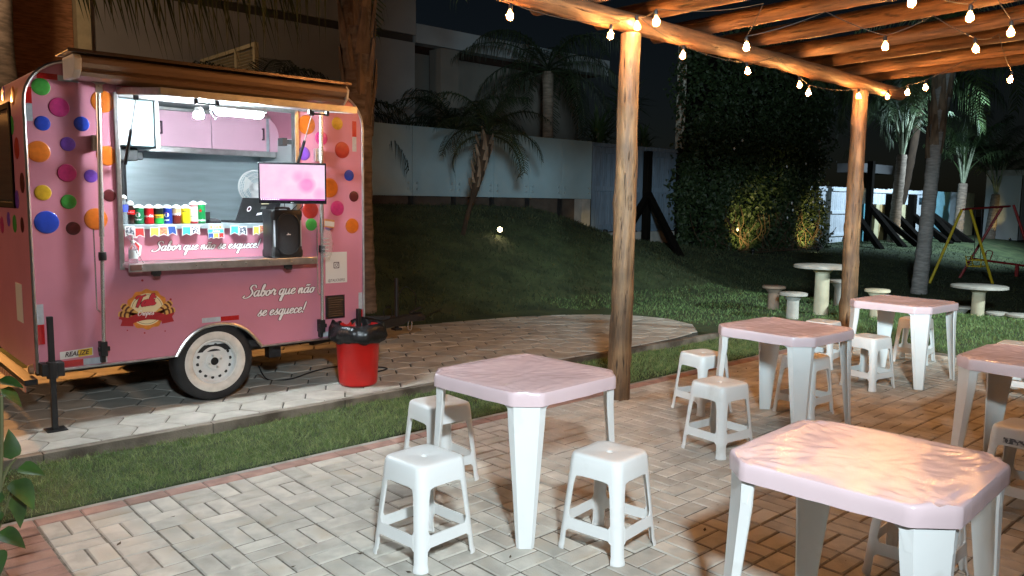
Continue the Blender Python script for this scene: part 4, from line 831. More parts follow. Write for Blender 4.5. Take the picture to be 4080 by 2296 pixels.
# clear bag of lids with a card, on the right leg
t = thing('plastic_bag', 'clear plastic bag with a paper card clipped to the right awning leg', 'bag', (3.145, 5.66, 1.08))
m = MB(); rings = []
for i in range(13):
    v = i / 12; w = .030 + .022 * math.sin(math.pi * min(1, v * 1.1)) ; rings.append([(3.135 + .008 * v + w * math.cos(a) * (1 + .25 * noise.noise((3 * math.cos(a), 9 * v, 1))), 5.655 + w * .55 * math.sin(a), 1.085 + .25 * v) for a in [2 * math.pi * k / 16 for k in range(16)]])
m.loft(rings); build(m, 'film', mat('clear_film', (.8, .8, .8), .08, trans=.0, alpha=.22, bump=.8, bscale=35), t, smooth=True, ang=180, world=True)
def f(m):
    for i in range(6): m.lathe([(.028, 0), (.026, .006), (.02, .007)], 14, (3.13 + .004 * math.sin(i * 2), 5.655, 1.11 + i * .028))
part('cup_lid', mat('cup_white', (.6, .6, .6), .2, alpha=.6), t, f, world=True)
cd = part('card', mat('card_orange', (.55, .25, .10), .6), t, lambda m: m.prism([(3.095, 1.345), (3.185, 1.335), (3.19, 1.40), (3.10, 1.412)], face(5.617), face(5.618)), world=True)
part('print', M_paper, cd, lambda m: m.prism([(3.10, 1.355), (3.184, 1.346), (3.187, 1.385), (3.103, 1.396)], face(5.6155), face(5.6165)))

# ------------------------------------------------------------------ waste bin
M_binr = mat('red_plastic', (.52, .012, .010), .3, var=.08, vscale=6, coat=.2)
t = thing('waste_bin', 'red round plastic bin with a black bag folded over its rim', 'waste bin', (3.36, 5.565, .0605))
part('bucket', M_binr, t, lambda m: m.lathe([(.001, .0), (.135, .0), (.150, .012), (.156, .03), (.182, .46), (.188, .47), (.188, .49), (.178, .49), (.172, .45)], 48), smooth=True, ang=50)
m = MB(); n = 56; rings = []
for i, (r, z) in enumerate([(.196, .36), (.224, .375), (.236, .41), (.228, .46), (.212, .498), (.196, .516), (.180, .505), (.172, .44), (.16, .30)]):
    ring = []
    for k in range(n):
        a = 2 * math.pi * k / n; u = (math.cos(a), math.sin(a)); q = noise.noise((u[0] * 3.2, u[1] * 3.2, z * 9)) + .6 * noise.noise((u[0] * 8, u[1] * 8, z * 16 + 4)); g = 1 if i < 6 else .4
        ring.append(((r + .018 * q * g) * u[0], (r + .018 * q * g) * u[1], z + .022 * noise.noise((u[0] * 2.5, u[1] * 2.5, i * .7 + 9)) * g + (.014 * noise.noise((u[0] * 9, u[1] * 9, 3)) if i < 2 else 0)))
    rings.append(ring)
m.loft(rings, True, False)
build(m, 'bin_liner', mat('black_bag', (.010, .010, .011), .26, bump=.7, bscale=28, stretch=(1, 1, .5)), t, smooth=True, ang=180)
t = thing('power_cable', 'black power cable trailing on the lane under the trailer', 'cable', (3.2, 6.1, .061))
part('cable', M_black, t, lambda m: m.tube(catmull([(2.75, 6.1, .2), (2.85, 6.15, .066), (3.0, 6.05, .066), (3.3, 6.2, .066), (3.55, 6.25, .067), (3.75, 6.1, .067), (3.78, 5.95, .067), (3.65, 5.9, .067), (3.5, 5.98, .067), (3.62, 6.06, .073), (3.80, 6.02, .068), (3.86, 5.9, .067), (3.72, 5.84, .067), (3.5, 5.85, .067)], 6), .006, 6), smooth=True, world=True)
t = thing('hitch_cable', 'thin black cable looping from the trailer drawbar into the grass', 'cable', (4.7, 6.9, .06))
part('cable', M_black, t, lambda m: m.tube(catmull([(4.52, 6.72, .42), (4.62, 6.85, .56), (4.95, 7.2, .62), (5.3, 7.5, .48), (5.4, 7.65, .30), (5.6, 7.9, .12), (6.2, 8.2, .16)], 6), .006, 6), smooth=True, world=True)

# ------------------------------------------------------------------ plastic tables
M_pl = mat('white_polypropylene', (.74, .74, .72), .38, var=.03, vscale=3, bump=.02, bscale=30, dirt=((.48, .45, .40), 7, .60, .45))
M_cloth = mat('pink_vinyl_cloth', (.68, .52, .535), .22, var=.03, vscale=4, coat=.1)
def crease(m):
    n = m.node_tree.nodes; L = m.node_tree.links; b = n['Principled BSDF']; tc = n.new('ShaderNodeTexCoord'); oi = n.new('ShaderNodeObjectInfo'); prev = None
    for k, (sc, st, dist, strg) in enumerate((((1, 2.4, 1), 3.2, .9, .12), ((2.6, 1, 1), 6.5, 1.4, .06), ((1, 1, 1), 30, .5, .02))):
        mp = n.new('ShaderNodeMapping'); mp.inputs['Scale'].default_value = sc; mp.inputs['Rotation'].default_value = (0, 0, .5 - .9 * k); L.new(tc.outputs['Object'], mp.inputs[0])
        ad = n.new('ShaderNodeVectorMath'); ad.operation = 'MULTIPLY_ADD'; L.new(oi.outputs['Random'], ad.inputs[0]); ad.inputs[1].default_value = (13, 7, 19); L.new(mp.outputs[0], ad.inputs[2])
        nz = n.new('ShaderNodeTexNoise'); nz.noise_type = 'RIDGED_MULTIFRACTAL'; nz.inputs['Scale'].default_value = st; nz.inputs['Detail'].default_value = 2.5; nz.inputs['Distortion'].default_value = dist; L.new(ad.outputs[0], nz.inputs['Vector'])
        bu = n.new('ShaderNodeBump'); bu.inputs['Strength'].default_value = strg; bu.inputs['Distance'].default_value = .012; L.new(nz.outputs[0], bu.inputs['Height'])
        if prev: L.new(prev.outputs[0], bu.inputs['Normal'])
        prev = bu
    L.new(prev.outputs[0], b.inputs['Normal'])
crease(M_cloth)
TH, TC, TZ = .36, .095, .70
def octo(h, c): return [(-h, h - c), (-h, -h + c), (-h + c, -h), (h - c, -h), (h, -h + c), (h, h - c), (h - c, h), (-h + c, h)]
def resample(P, n):
    L = [math.dist(P[i], P[(i + 1) % len(P)]) for i in range(len(P))]; tot = sum(L); out = []; i = 0; acc = 0
    for k in range(n):
        s = tot * k / n
        while s > acc + L[i]: acc += L[i]; i += 1
        t = (s - acc) / L[i]; a, b = P[i], P[(i + 1) % len(P)]; out.append((a[0] + (b[0] - a[0]) * t, a[1] + (b[1] - a[1]) * t))
    return out
def make_table(label):
    t = thing('plastic_table', label, 'table', (0, 0, 0), 0, 'white plastic tables on the terrace')
    part('tabletop', M_pl, t, lambda m: m.loft([[(a, b, z) for a, b in octo(h, TC)] for h, z in ((TH - .02, TZ - .028), (TH - .006, TZ - .024), (TH - .006, TZ - .006), (TH - .012, TZ))]), smooth=True, ang=30)
    for s, (fx) in enumerate(((lambda a, d: (a, -TH + d)), (lambda a, d: (TH - d, a)), (lambda a, d: (-a, TH - d)), (lambda a, d: (-TH + d, -a)))):
        e = TH - TC + .002; ins = TH - TC - .055
        low = [(-e, .57), (-e + .020, .57), (-e + .027, .605), (-e + .040, .634), (-e + .065, .650), (-e + .095, .655)]
        P = low + [(-a, z) for a, z in low[::-1]] + [(e, TZ - .028), (-e, TZ - .028)]
        part('apron', M_pl, t, lambda m: m.prism(P, lambda a, z: fx(a, .008) + (z,), lambda a, z: fx(a, .020) + (z,)))
    def leg(m):
        rings = []
        for z, k, off in ((TZ - .028, 1.0, 0), (.56, .93, 0), (.30, .70, -.010), (.02, .47, -.024), (0, .44, -.024)):
            c = TC * .97; w = .042
            base = [(-TH + .008, -TH + c + w), (-TH + .006, -TH + c), (-TH + c * .72, -TH + c * .36), (-TH + c, -TH + .006), (-TH + c + w, -TH + .008), (-TH + c + w, -TH + .018), (-TH + c + .010, -TH + .030), (-TH + .030, -TH + c + .010), (-TH + .018, -TH + c + w)]
            base[2] = (-TH + c * .5 + .004, -TH + c * .5 + .004)
            cx, cy = -TH + c * .5, -TH + c * .5
            rings.append([((cx + (a - cx) * k + off), (cy + (b - cy) * k + off), z) for a, b in base])
        m.loft(rings)
    lg = part('leg', M_pl, t, leg, smooth=True, ang=30)
    for q in (1, 2, 3): inst(lg, 'leg', t, (0, 0, 0), R(90 * q))
    return t
def make_cloth(loc, rz, seed, label):
    m = MB(); N = 128; rim = resample(octo(TH + .003, TC + .004), N); rings = []; K = 22
    def wz(x, y, s):
        r = max(abs(x), abs(y)) / TH; e = max(0, 1 - r)
        v = .007 * noise.noise((x * 3.1 + seed, y * 5.5, seed)) + .0055 * abs(noise.noise((x * 9 + y * 5 + seed, y * 15 - x * 3, seed * 2))) + .0022 * noise.noise((x * 26 + seed, y * 40, 3))
        c = abs(x) / TH + abs(y) / TH; d = max(0, c - 1.1); ang = math.atan2(abs(y) - TH * .95, abs(x) - TH * .95)
        v += .011 * d * math.sin(ang * 22 + seed + 2 * noise.noise((x * 6, y * 6, seed))) 
        return (v - .010 * e + .003) * min(1, e * 6 + .12)
    for i in range(1, K + 1):
        k = i / K; k = 1 - (1 - k) ** 1.25
        rings.append([(x * k, y * k, TZ + .012 + wz(x * k, y * k, seed)) for x, y in rim])
    for o_, z, wv in ((1.008, .006, .2), (1.013, -.006, .5), (1.014, -.018, .8), (1.013, -.034, 1), (1.012, -.050, 1.0)):
        rings.append([(x * o_ * (1 + .004 * wv * noise.noise((x * 14 + seed, y * 14, z * 6))), y * o_ * (1 + .004 * wv * noise.noise((y * 14, x * 14 + seed, z * 6))), TZ + z + (.004 * noise.noise((x * 8 + seed, y * 8, 2)) if z < -.045 else 0)) for x, y in rim])
    m.loft(rings, True, False); n0 = len(m.v); m.v.append((0, 0, TZ + .012 + wz(0, 0, seed))); m.f += [(n0, (k + 1) % N, k) for k in range(N)]; m.m += [0] * N
    o = build(m, 'tablecloth', M_cloth, smooth=True, ang=60); o.location = (loc[0], loc[1], 0); o.rotation_euler = (0, 0, rz)
    return tag(o, label, 'tablecloth', 'pink vinyl cloths on the plastic tables')
TAB = [((2.674, 2.839), 3.0, 'white plastic table nearest the grass, with three stools around it', 'pale pink vinyl cloth on the table nearest the red bin'),
       ((5.107, 2.773), -1.7, 'white plastic table right of the nearer log post, orange-lit top', 'pink vinyl cloth with orange light on the table beside the nearer post'),
       ((7.423, 2.889), -3.6, 'white plastic table in front of the farther log post', 'pink vinyl cloth on the farthest table, before the farther post'),
       ((5.215, 1.244), .3, 'white plastic table cut by the right edge of the picture', 'pink vinyl cloth on the table cut by the right picture edge'),
       ((2.650, 1.118), 3.1, 'large near white plastic table in the lower right corner', 'creased shiny pink vinyl cloth on the near lower right table')]
t0 = make_table(TAB[0][2]); t0.location = TAB[0][0] + (0.001,); t0.rotation_euler = (0, 0, R(TAB[0][1]))
for p, a, l, c in TAB[1:]: dup(t0, p + (0.001,), R(a), l)
for k, (p, a, l, c) in enumerate(TAB): make_cloth(p, R(a), 3.7 * k + 1.1, c)

# ------------------------------------------------------------------ plastic stools
SH = .445
def make_stool(label):
    t = thing('plastic_stool', label, 'stool', (0, 0, 0), 0, 'white plastic stools on the terrace')
    def f(m):
        rings = []
        for w, r, z in ((.015, .0149, .428), (.016, .0159, .439), (.022, .018, .4405), (.10, .040, .4425), (.122, .042, SH - .002), (.130, .043, SH - .007), (.1345, .043, SH - .018), (.139, .043, SH - .060), (.141, .043, SH - .095)):
            rings.append([(a, b, z) for a, b in rrect(w, w, r, 6)])
        m.loft(rings, True, False)
    part('seat', M_pl, t, f, smooth=True, ang=50)
    def leg(m):
        rings = []
        for z, c, w, r in ((SH - .094, .1408, .052, .042), (.34, .142, .046, .042), (.30, .1445, .040, .04), (.17, .1555, .036, .038), (.155, .1565, .044, .038), (.10, .161, .044, .036), (.088, .162, .034, .034), (.035, .1655, .033, .034), (.022, .168, .036, .036), (.012, .172, .038, .038), (0, .172, .038, .038)):
            o = [(c, c - w - .008)] + [(c - r + r * math.cos(R(90 * i / 6)), c - r + r * math.sin(R(90 * i / 6))) for i in range(7)] + [(c - w - .008, c)]
            th = .006; i_ = [(c - w - .008, c - th)] + [(c - r + (r - th) * math.cos(R(90 - 90 * i / 6)), c - r + (r - th) * math.sin(R(90 - 90 * i / 6))) for i in range(7)] + [(c - th, c - w - .008)]
            rings.append([(a, b, z) for a, b in o + i_])
        m.loft(rings)
    lg = part('leg', M_pl, t, leg, smooth=True, ang=40)
    for q in (1, 2, 3): inst(lg, 'leg', t, (0, 0, 0), R(90 * q))
    sp = part('stretcher', M_pl, t, lambda m: m.prism([(-.108, .158), (-.10, .15), (.10, .15), (.108, .158), (.118, .088), (.105, .100), (-.105, .100), (-.118, .088)], lambda a, z: (a, .1585 + (.155 - z) * .085 - .001, z), lambda a, z: (a, .1525 + (.155 - z) * .085 - .001, z)))
    for q in (1, 2, 3): inst(sp, 'stretcher', t, (0, 0, 0), R(90 * q))
    ap = part('skirt', M_pl, t, lambda m: m.prism([(-.10, SH - .094), (.10, SH - .094), (.098, .325), (.092, .338), (.08, .346), (.06, .3495), (-.06, .3495), (-.08, .346), (-.092, .338), (-.098, .325)], lambda a, z: (a, .1407 + (SH - .094 - z) * .085, z), lambda a, z: (a, .1347 + (SH - .094 - z) * .085, z)))
    for q in (1, 2, 3): inst(ap, 'skirt', t, (0, 0, 0), R(90 * q))
    return t
ST = [((2.00, 2.765), 5, 'white stool in front of the table nearest the grass, the more left one'),
      ((2.675, 2.275), 8, 'white stool in front of the table nearest the grass, the more right one'),
      ((2.63, 3.49), -4, 'white stool behind the table nearest the grass, half hidden by its left leg'),
      ((5.06, 3.40), -12, 'white stool behind the left corner of the table beside the nearer post'),
      ((4.30, 2.76), -6, 'white stool standing alone left of the table beside the nearer post'),
      ((5.60, 2.86), -3, 'white stool half hidden by the front leg of the table beside the nearer post'),
      ((7.40, 3.62), 4, 'white stool behind the farthest table, seen between two tables'),
      ((6.86, 2.93), -10, 'white stool in front of the farthest table'),
      ((8.36, 3.12), 6, 'white stool at the far side of the farthest table, seen between its legs'),
      ((7.50, 1.98), 3, 'white stool behind the table cut by the right picture edge'),
      ((4.66, 1.15), -5, 'white stool with a grey sticker at the right picture edge'),
      ((3.47, 1.23), 4, 'white stool mostly hidden behind the near lower right table'),
      ((2.66, .455), 10, 'white stool of which only a corner shows at the lower right edge')]
s0 = make_stool(ST[0][2]); s0.location = ST[0][0] + (0.001,); s0.rotation_euler = (0, 0, R(ST[0][1])); SOBJ = [s0]
for p, a, l in ST[1:]: SOBJ.append(dup(s0, p + (0.001,), R(a), l))
part('sticker', mat('grey_sticker2', (.10, .10, .11), .5, col2=(.5, .5, .5), vscale=70, var=0, thr=(.5, .56)), SOBJ[10], lambda m: m.add([(-.1402, .065, .392), (-.1402, -.075, .392), (-.1426, -.075, .362), (-.1426, .065, .362)], [(0, 1, 2, 3)]))

# ------------------------------------------------------------------ log pergola with string lights
def wood_mat(name, c1, c2, c3):
    m = bpy.data.materials.new(name); m.use_nodes = True; n = m.node_tree.nodes; L = m.node_tree.links; b = n['Principled BSDF']; b.inputs['Roughness'].default_value = .62
    tc = n.new('ShaderNodeTexCoord'); mp = n.new('ShaderNodeMapping'); mp.inputs['Scale'].default_value = (9, 9, .9); L.new(tc.outputs['Object'], mp.inputs[0])
    oi = n.new('ShaderNodeObjectInfo'); ad = n.new('ShaderNodeVectorMath'); ad.operation = 'MULTIPLY_ADD'; L.new(oi.outputs['Random'], ad.inputs[0]); ad.inputs[1].default_value = (31, 17, 23); L.new(mp.outputs[0], ad.inputs[2])
    nz = n.new('ShaderNodeTexNoise'); nz.inputs['Scale'].default_value = 2.2; nz.inputs['Detail'].default_value = 8; nz.inputs['Roughness'].default_value = .65; L.new(ad.outputs[0], nz.inputs[0])
    rp = n.new('ShaderNodeValToRGB'); L.new(nz.outputs[0], rp.inputs[0]); e = rp.color_ramp.elements; e[0].position = .30; e[0].color = c1 + (1,); e[1].position = .68; e[1].color = c3 + (1,); x = rp.color_ramp.elements.new(.48); x.color = c2 + (1,)
    n2 = n.new('ShaderNodeTexNoise'); n2.inputs['Scale'].default_value = 2.6; n2.inputs['Detail'].default_value = 5; L.new(tc.outputs['Object'], n2.inputs[0])
    r2 = n.new('ShaderNodeValToRGB'); L.new(n2.outputs[0], r2.inputs[0]); r2.color_ramp.elements[0].position = .38; r2.color_ramp.elements[0].color = (.55, .52, .5, 1); r2.color_ramp.elements[1].position = .62; r2.color_ramp.elements[1].color = (1.15, 1.1, 1.05, 1)
    mx = n.new('ShaderNodeMix'); mx.data_type = 'RGBA'; mx.blend_type = 'MULTIPLY'; mx.inputs['Factor'].default_value = 1; L.new(rp.outputs[0], mx.inputs['A']); L.new(r2.outputs[0], mx.inputs['B']); L.new(mx.outputs['Result'], b.inputs['Base Color'])
    mp3 = n.new('ShaderNodeMapping'); mp3.inputs['Scale'].default_value = (26, 26, 3.2); L.new(tc.outputs['Object'], mp3.inputs[0])
    n3 = n.new('ShaderNodeTexNoise'); n3.inputs['Scale'].default_value = 1.6; n3.inputs['Detail'].default_value = 3; L.new(mp3.outputs[0], n3.inputs[0])
    r3 = n.new('ShaderNodeValToRGB'); L.new(n3.outputs[0], r3.inputs[0]); r3.color_ramp.elements[0].position = .30; r3.color_ramp.elements[0].color = (.22, .20, .18, 1); r3.color_ramp.elements[1].position = .40; r3.color_ramp.elements[1].color = (1, 1, 1, 1)
    mx3 = n.new('ShaderNodeMix'); mx3.data_type = 'RGBA'; mx3.blend_type = 'MULTIPLY'; mx3.inputs['Factor'].default_value = 1; L.new(mx.outputs['Result'], mx3.inputs['A']); L.new(r3.outputs[0], mx3.inputs['B']); L.new(mx3.outputs['Result'], b.inputs['Base Color'])
    bu = n.new('ShaderNodeBump'); bu.inputs['Strength'].default_value = .9; bu.inputs['Distance'].default_value = .016; L.new(nz.outputs[0], bu.inputs['Height'])
    bu2 = n.new('ShaderNodeBump'); bu2.inputs['Strength'].default_value = .8; bu2.inputs['Distance'].default_value = .01; L.new(r3.outputs[0], bu2.inputs['Height']); L.new(bu.outputs[0], bu2.inputs['Normal']); L.new(bu2.outputs[0], b.inputs['Normal']); return m
M_log = wood_mat('varnished_log', (.028, .012, .005), (.098, .045, .018), (.175, .092, .040))
M_log_lit = wood_mat('log_post_lit', (.065, .032, .014), (.19, .105, .048), (.31, .185, .088))  # same log wood, the floodlight on the posts put into paler tones
PG = thing('pergola', 'rustic pergola of round varnished logs over the terrace', 'pergola', (6.85, 4.06, 0))
def log(name, p0, p1, r0, r1, seed, knots=(), bend=.02):
    p0, p1 = Vector(p0), Vector(p1); L_ = (p1 - p0).length; N = max(12, int(L_ / .045)); n = 24; pts = [(bend * noise.noise((seed, 0, i / N * 2.2)) * 2, bend * noise.noise((0, seed, i / N * 2.2)) * 2, L_ * i / N) for i in range(N + 1)]
    rad = [r0 + (r1 - r0) * i / N for i in range(N + 1)]
    def fn(t, a):
        v = 1 + .11 * noise.noise((math.cos(a) * .9 + seed, math.sin(a) * .9, t * L_ * 1.6)) + .03 * noise.noise((math.cos(a) * 5, math.sin(a) * 5 + seed, t * L_ * 11)) + .06 * noise.noise((math.cos(a) * 2.4, math.sin(a) * 2.4 + seed, t * L_ * 5))
        for kt, ka, kh in knots: v += kh * math.exp(-(((t - kt) * L_ / .055) ** 2) - ((math.atan2(math.sin(a - ka), math.cos(a - ka))) / .55) ** 2)
        return v
    m = MB(); m.tube(pts, rad, n, True, fn=fn); o = build(m, name, M_log_lit if name == 'post' else M_log, PG, smooth=True, ang=60)
    o.rotation_mode = 'QUATERNION'; o.rotation_quaternion = (p1 - p0).to_track_quat('Z', 'Y'); o.location = p0 - PG.location; return o
log('post', (4.86, 4.06, -.02), (4.90, 4.06, 2.86), .092, .078, 1.3, [(.80, 2.2, .22), (.795, 3.0, .18), (.93, 2.5, .25), (.55, .6, .15), (.30, 1.0, .10), (.12, 4, .1)], .012)
log('post', (8.84, 4.06, -.02), (8.88, 4.06, 2.84), .090, .080, 6.1, [(.88, .9, .25), (.80, -.4, .2), (.62, 3.3, .2), (.47, -.3, .25), (.33, 2.9, .2), (.16, .2, .2)], .018)
log('beam', (2.4, 4.06, 2.975), (9.95, 4.06, 2.895), .082, .072, 3.7, [(.35, .3, .1), (.62, 2, .12), (.8, 4, .1)], .012)
for k, (x, dx) in enumerate(((4.42, .02), (5.16, .05), (5.90, .02), (6.69, -.08), (7.42, -.10), (8.13, -.12), (8.80, -.08), (9.50, -.08))):
    log('rafter', (x + dx * -.5, 4.62, 3.085), (x + dx * 2.2, -.6, 3.10), .078 - .003 * (k % 3), .070, 9.3 + k * 2.7, [(.2 + .1 * (k % 4), 1 + k, .12), (.5, 3 + k, .1)], .02)
BULB_C = (1.0, .43, .12)
M_bulb = mat('bulb_glass', (.9, .6, .3), .1, emit=(1.0, .34, .05), estr=2.6, alpha=.42); M_fil = mat('bulb_filament', (1, .7, .4), .3, emit=BULB_C, estr=3300); M_wire = mat('black_wire', (.02, .018, .016), .6)
bm_ = MB(); bm_.lathe([(.010, 0), (.013, -.010), (.021, -.026), (.0255, -.042), (.023, -.058), (.013, -.068), (.001, -.071)], 12); bo = build(bm_, 'bulb', M_bulb, smooth=True, ang=180); BME = bo.data; bpy.data.objects.remove(bo)
bm_ = MB(); bm_.lathe([(.004, -.014), (.010, -.026), (.0115, -.042), (.008, -.054), (.001, -.058)], 8); fo = build(bm_, 'filament', M_fil, smooth=True, ang=180); FME = fo.data; bpy.data.objects.remove(fo)
bm_ = MB(); bm_.lathe([(.001, .04), (.010, .038), (.014, .028), (.014, .002), (.011, 0)], 10); so = build(bm_, 'socket', M_black, smooth=True, ang=50); SME = so.data; bpy.data.objects.remove(so)
def strand(label, nodes, sag=.06):
    """nodes: (x, y, z, is_bulb): bulbs hang at these points, the wire runs between the nodes"""
    a = nodes[0]; t = thing('string_light', label, 'string lights', a[:3], 0, 'strings of warm bulbs under the pergola')
    pts = []
    for i in range(len(nodes) - 1):
        p, q = Vector(nodes[i][:3]), Vector(nodes[i + 1][:3]); n = 7
        for k in range(n): u = k / n; pts.append(p.lerp(q, u) + Vector((0, 0, .042 - sag * (p - q).length * 4 * u * (1 - u))))
    pts.append(Vector(nodes[-1][:3]) + Vector((0, 0, .042)))
    part('wire', M_wire, t, lambda m: m.tube(pts, .0030, 5), smooth=True, world=True)
    for x, y, z, bflag in nodes:
        if not bflag: continue
        b = bpy.data.objects.new('bulb', BME); COL.objects.link(b); b.parent = t; b.location = Vector((x, y, z)) - Vector(a[:3]); b.rotation_euler = (random.gauss(0, .12), random.gauss(0, .12), 0)
        s = bpy.data.objects.new('socket', SME); COL.objects.link(s); s.parent = b
        s = bpy.data.objects.new('filament', FME); COL.objects.link(s); s.parent = b
strand('string of bulbs along the log beam from the nearer post to the farther one', [(2.6, 4.02, 3.05, 0), (3.57, 3.98, 2.81, 1), (4.56, 3.97, 2.83, 1), (4.82, 3.94, 2.93, 1), (5.455, 3.97, 2.80, 1), (6.414, 3.97, 2.785, 1), (6.9, 3.97, 2.90, 0), (7.356, 3.97, 2.765, 1), (7.544, 3.97, 2.71, 1), (8.62, 3.96, 2.78, 1), (9.40, 3.98, 2.85, 1)], .03)
strand('string of bulbs crossing under the rafters from the nearer post to the right', [(4.86, 3.95, 2.93, 0), (4.33, 3.38, 2.80, 1), (5.35, 3.2, 2.98, 0), (5.50, 3.42, 2.80, 1), (5.9, 3.0, 2.98, 0), (6.2, 2.67, 2.80, 1), (6.5, 2.45, 2.96, 0), (6.76, 2.23, 2.80, 1), (7.5, 2.3, 2.95, 0), (8.58, 2.50, 2.80, 1)], .03)
strand('string of bulbs hanging low beyond the farther post', [(9.40, 3.98, 2.85, 0), (8.74, 3.5, 2.79, 1), (8.60, 3.27, 2.80, 1), (8.8, 3.0, 2.98, 0)], .03)
strand('string of bulbs at the top right of the picture under the rafters', [(1.3, -.2, 2.82, 1), (4.3, .3, 2.82, 1), (4.42, 2.4, 2.98, 0), (4.99, 2.0, 2.80, 1), (5.63, 1.9, 2.80, 1), (5.95, 1.9, 2.98, 0), (6.3, 1.86, 2.80, 1), (6.7, 1.6, 2.95, 0)], .03)

# ------------------------------------------------------------------ pale panel wall on the bank
M_panel = mat('frosted_panel', (.30, .41, .45), .35, var=.06, vscale=2, dirt=((.36, .38, .36), 1.5, .55, .4))
YW = 13.0
t = thing('panel_wall', 'long pale panel wall standing on the grass bank behind the trailer', 'wall', (10, YW, 1.6))
edges = [4.9, 5.95, 7.0, 8.06, 9.12, 10.19, 11.24, 12.29, 13.34, 14.36]
for i in range(len(edges) - 1):
    p = part('panel', M_panel, t, lambda m: m.box(edges[i] + .006, YW, 1.665, edges[i + 1] - .006, YW + .018, 3.03), world=True, bev=.002)
    for bx in (edges[i] + .10, edges[i + 1] - .10):
        for bz in (1.80, 1.92): part('bolt', M_steel, p, lambda m: m.lathe([(.001, -.022), (.022, -.020), (.026, -.004), (.026, 0)], 10, (bx, YW, bz), 'Y'), smooth=True)
def f(m):
    for e in edges: m.box(e - .04, YW + .03, .9, e + .04, YW + .10, 2.95)
    m.box(4.9, YW + .02, 1.72, 14.36, YW + .029, 1.78); m.box(4.9, YW + .02, 1.9, 14.36, YW + .029, 1.95)
part('frame', M_blackm, t, f, world=True)
part('retaining_wall', mat('dark_earth_wall', (.06, .045, .035), .95, var=.3, vscale=3), t, lambda m: m.box(4.0, YW + .12, .3, 13.9, YW + .4, 1.66), world=True)
M_conc2 = mat('pale_concrete', (.34, .32, .29), .85, var=.15, vscale=4)
part('end_pillar', M_conc2, t, lambda m: m.box(13.92, YW - .1, .3, 14.22, YW + .2, 1.66), world=True)

# ------------------------------------------------------------------ blue-grey board gate
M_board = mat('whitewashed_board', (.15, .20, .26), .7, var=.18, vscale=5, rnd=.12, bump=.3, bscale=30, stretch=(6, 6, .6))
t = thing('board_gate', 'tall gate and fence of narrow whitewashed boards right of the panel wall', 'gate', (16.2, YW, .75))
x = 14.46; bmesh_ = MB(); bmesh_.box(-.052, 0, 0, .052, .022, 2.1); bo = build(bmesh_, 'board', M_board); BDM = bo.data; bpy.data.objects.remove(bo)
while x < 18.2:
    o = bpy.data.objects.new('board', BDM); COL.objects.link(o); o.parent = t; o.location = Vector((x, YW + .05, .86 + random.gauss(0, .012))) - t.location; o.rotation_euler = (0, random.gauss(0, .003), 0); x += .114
for x0, x1 in ((14.42, 16.22), (16.42, 18.2)):
    for z in (.92, 1.86, 2.78): part('rail', M_board, t, lambda m: m.box(x0, YW + .012, z, x1, YW + .049, z + .12), world=True, bev=.004)
    part('top_rail', M_board, t, lambda m: m.box(x0 - .05, YW - .02, 2.935, x1 + .1, YW + .08, 3.02), world=True)
part('stile', M_board, t, lambda m: m.box(14.40, YW, .8, 14.47, YW + .06, 2.98), world=True); part('stile', M_board, t, lambda m: m.box(16.43, YW, .6, 16.50, YW + .06, 2.93), world=True)
part('plinth', M_conc2, t, lambda m: m.box(14.3, YW + .03, .2, 18.4, YW + .3, .84), world=True)
# dark timber posts with diagonal props
M_tim = mat('dark_timber', (.007, .006, .005), .95, spec=.04, var=.3, vscale=5, bump=.3, bscale=25, stretch=(4, 4, .5))
def propped(label, x, y, zt, feet, zj, w=.17):
    t = thing('propped_post', label, 'post', (x, y, gz(x, y)), 0, 'dark timber posts with diagonal props')
    part('post', M_tim, t, lambda m: m.box(x - w / 2, y - w / 2, gz(x, y) - .1, x + w / 2, y + w / 2, zt), world=True, bev=.01)
    for fx, fy in feet: part('prop', M_tim, t, lambda m: m.bar((x, y - w * .3, zj), (fx, fy, gz(fx, fy) - .05), w * .9, w * .9), world=True, bev=.01)
propped('dark timber post with two long diagonal props in front of the board gate', 16.33, 12.86, 2.9, [(14.9, 10.72), (14.2, 12.0)], 1.80)
t = thing('dark_pillar', 'dark square pillar between the board gate and the ivy wall', 'pillar', (18.05, 12.9, .3))
part('shaft', M_tim, t, lambda m: (m.box(17.78, 12.80, .3, 18.40, 13.15, 2.95), m.box(17.75, 12.77, 2.951, 18.43, 13.18, 3.03)), world=True)
t = thing('pale_pillar', 'tall pale rendered pillar rising behind the ivy', 'pillar', (18.65, 13.3, .3))
part('shaft', mat('cream_render', (.50, .46, .38), .85, var=.1, vscale=3), t, lambda m: m.box(18.46, 13.2, .3, 18.86, 13.6, 6.0), world=True)

# ------------------------------------------------------------------ ivy wall
M_ivy = mat('ivy_leaf', (.011, .026, .007), .6, var=.35, vscale=9, col2=(.026, .046, .012), detail=6)
M_vine = mat('vine_stem', (.045, .028, .014), .85)
def leaves_mesh(P, Nrm, size, seed, jit=.8):
    g = np.random.default_rng(seed); n = len(P); d = g.normal(0, 1, (n, 3)); d[:, 2] -= .8; d /= np.linalg.norm(d, axis=1)[:, None]
    nr = Nrm + g.normal(0, jit, (n, 3)); s = np.cross(d, nr); s /= np.linalg.norm(s, axis=1)[:, None] + 1e-9; L_ = size * g.uniform(.6, 1.35, n)[:, None]
    up = np.cross(s, d); a = P; b = P + d * L_ * .5 + s * L_ * .32 + up * L_ * .08; c = P + d * L_; e = P + d * L_ * .5 - s * L_ * .32 + up * L_ * .08
    V = np.stack([a, b, c, e], 1).reshape(-1, 3); i = np.arange(n) * 4; m = MB(); m.v = V.tolist(); m.f = np.concatenate([np.stack([i, i + 1, i + 2], 1), np.stack([i, i + 2, i + 3], 1)]).tolist(); m.m = [0] * len(m.f); return m
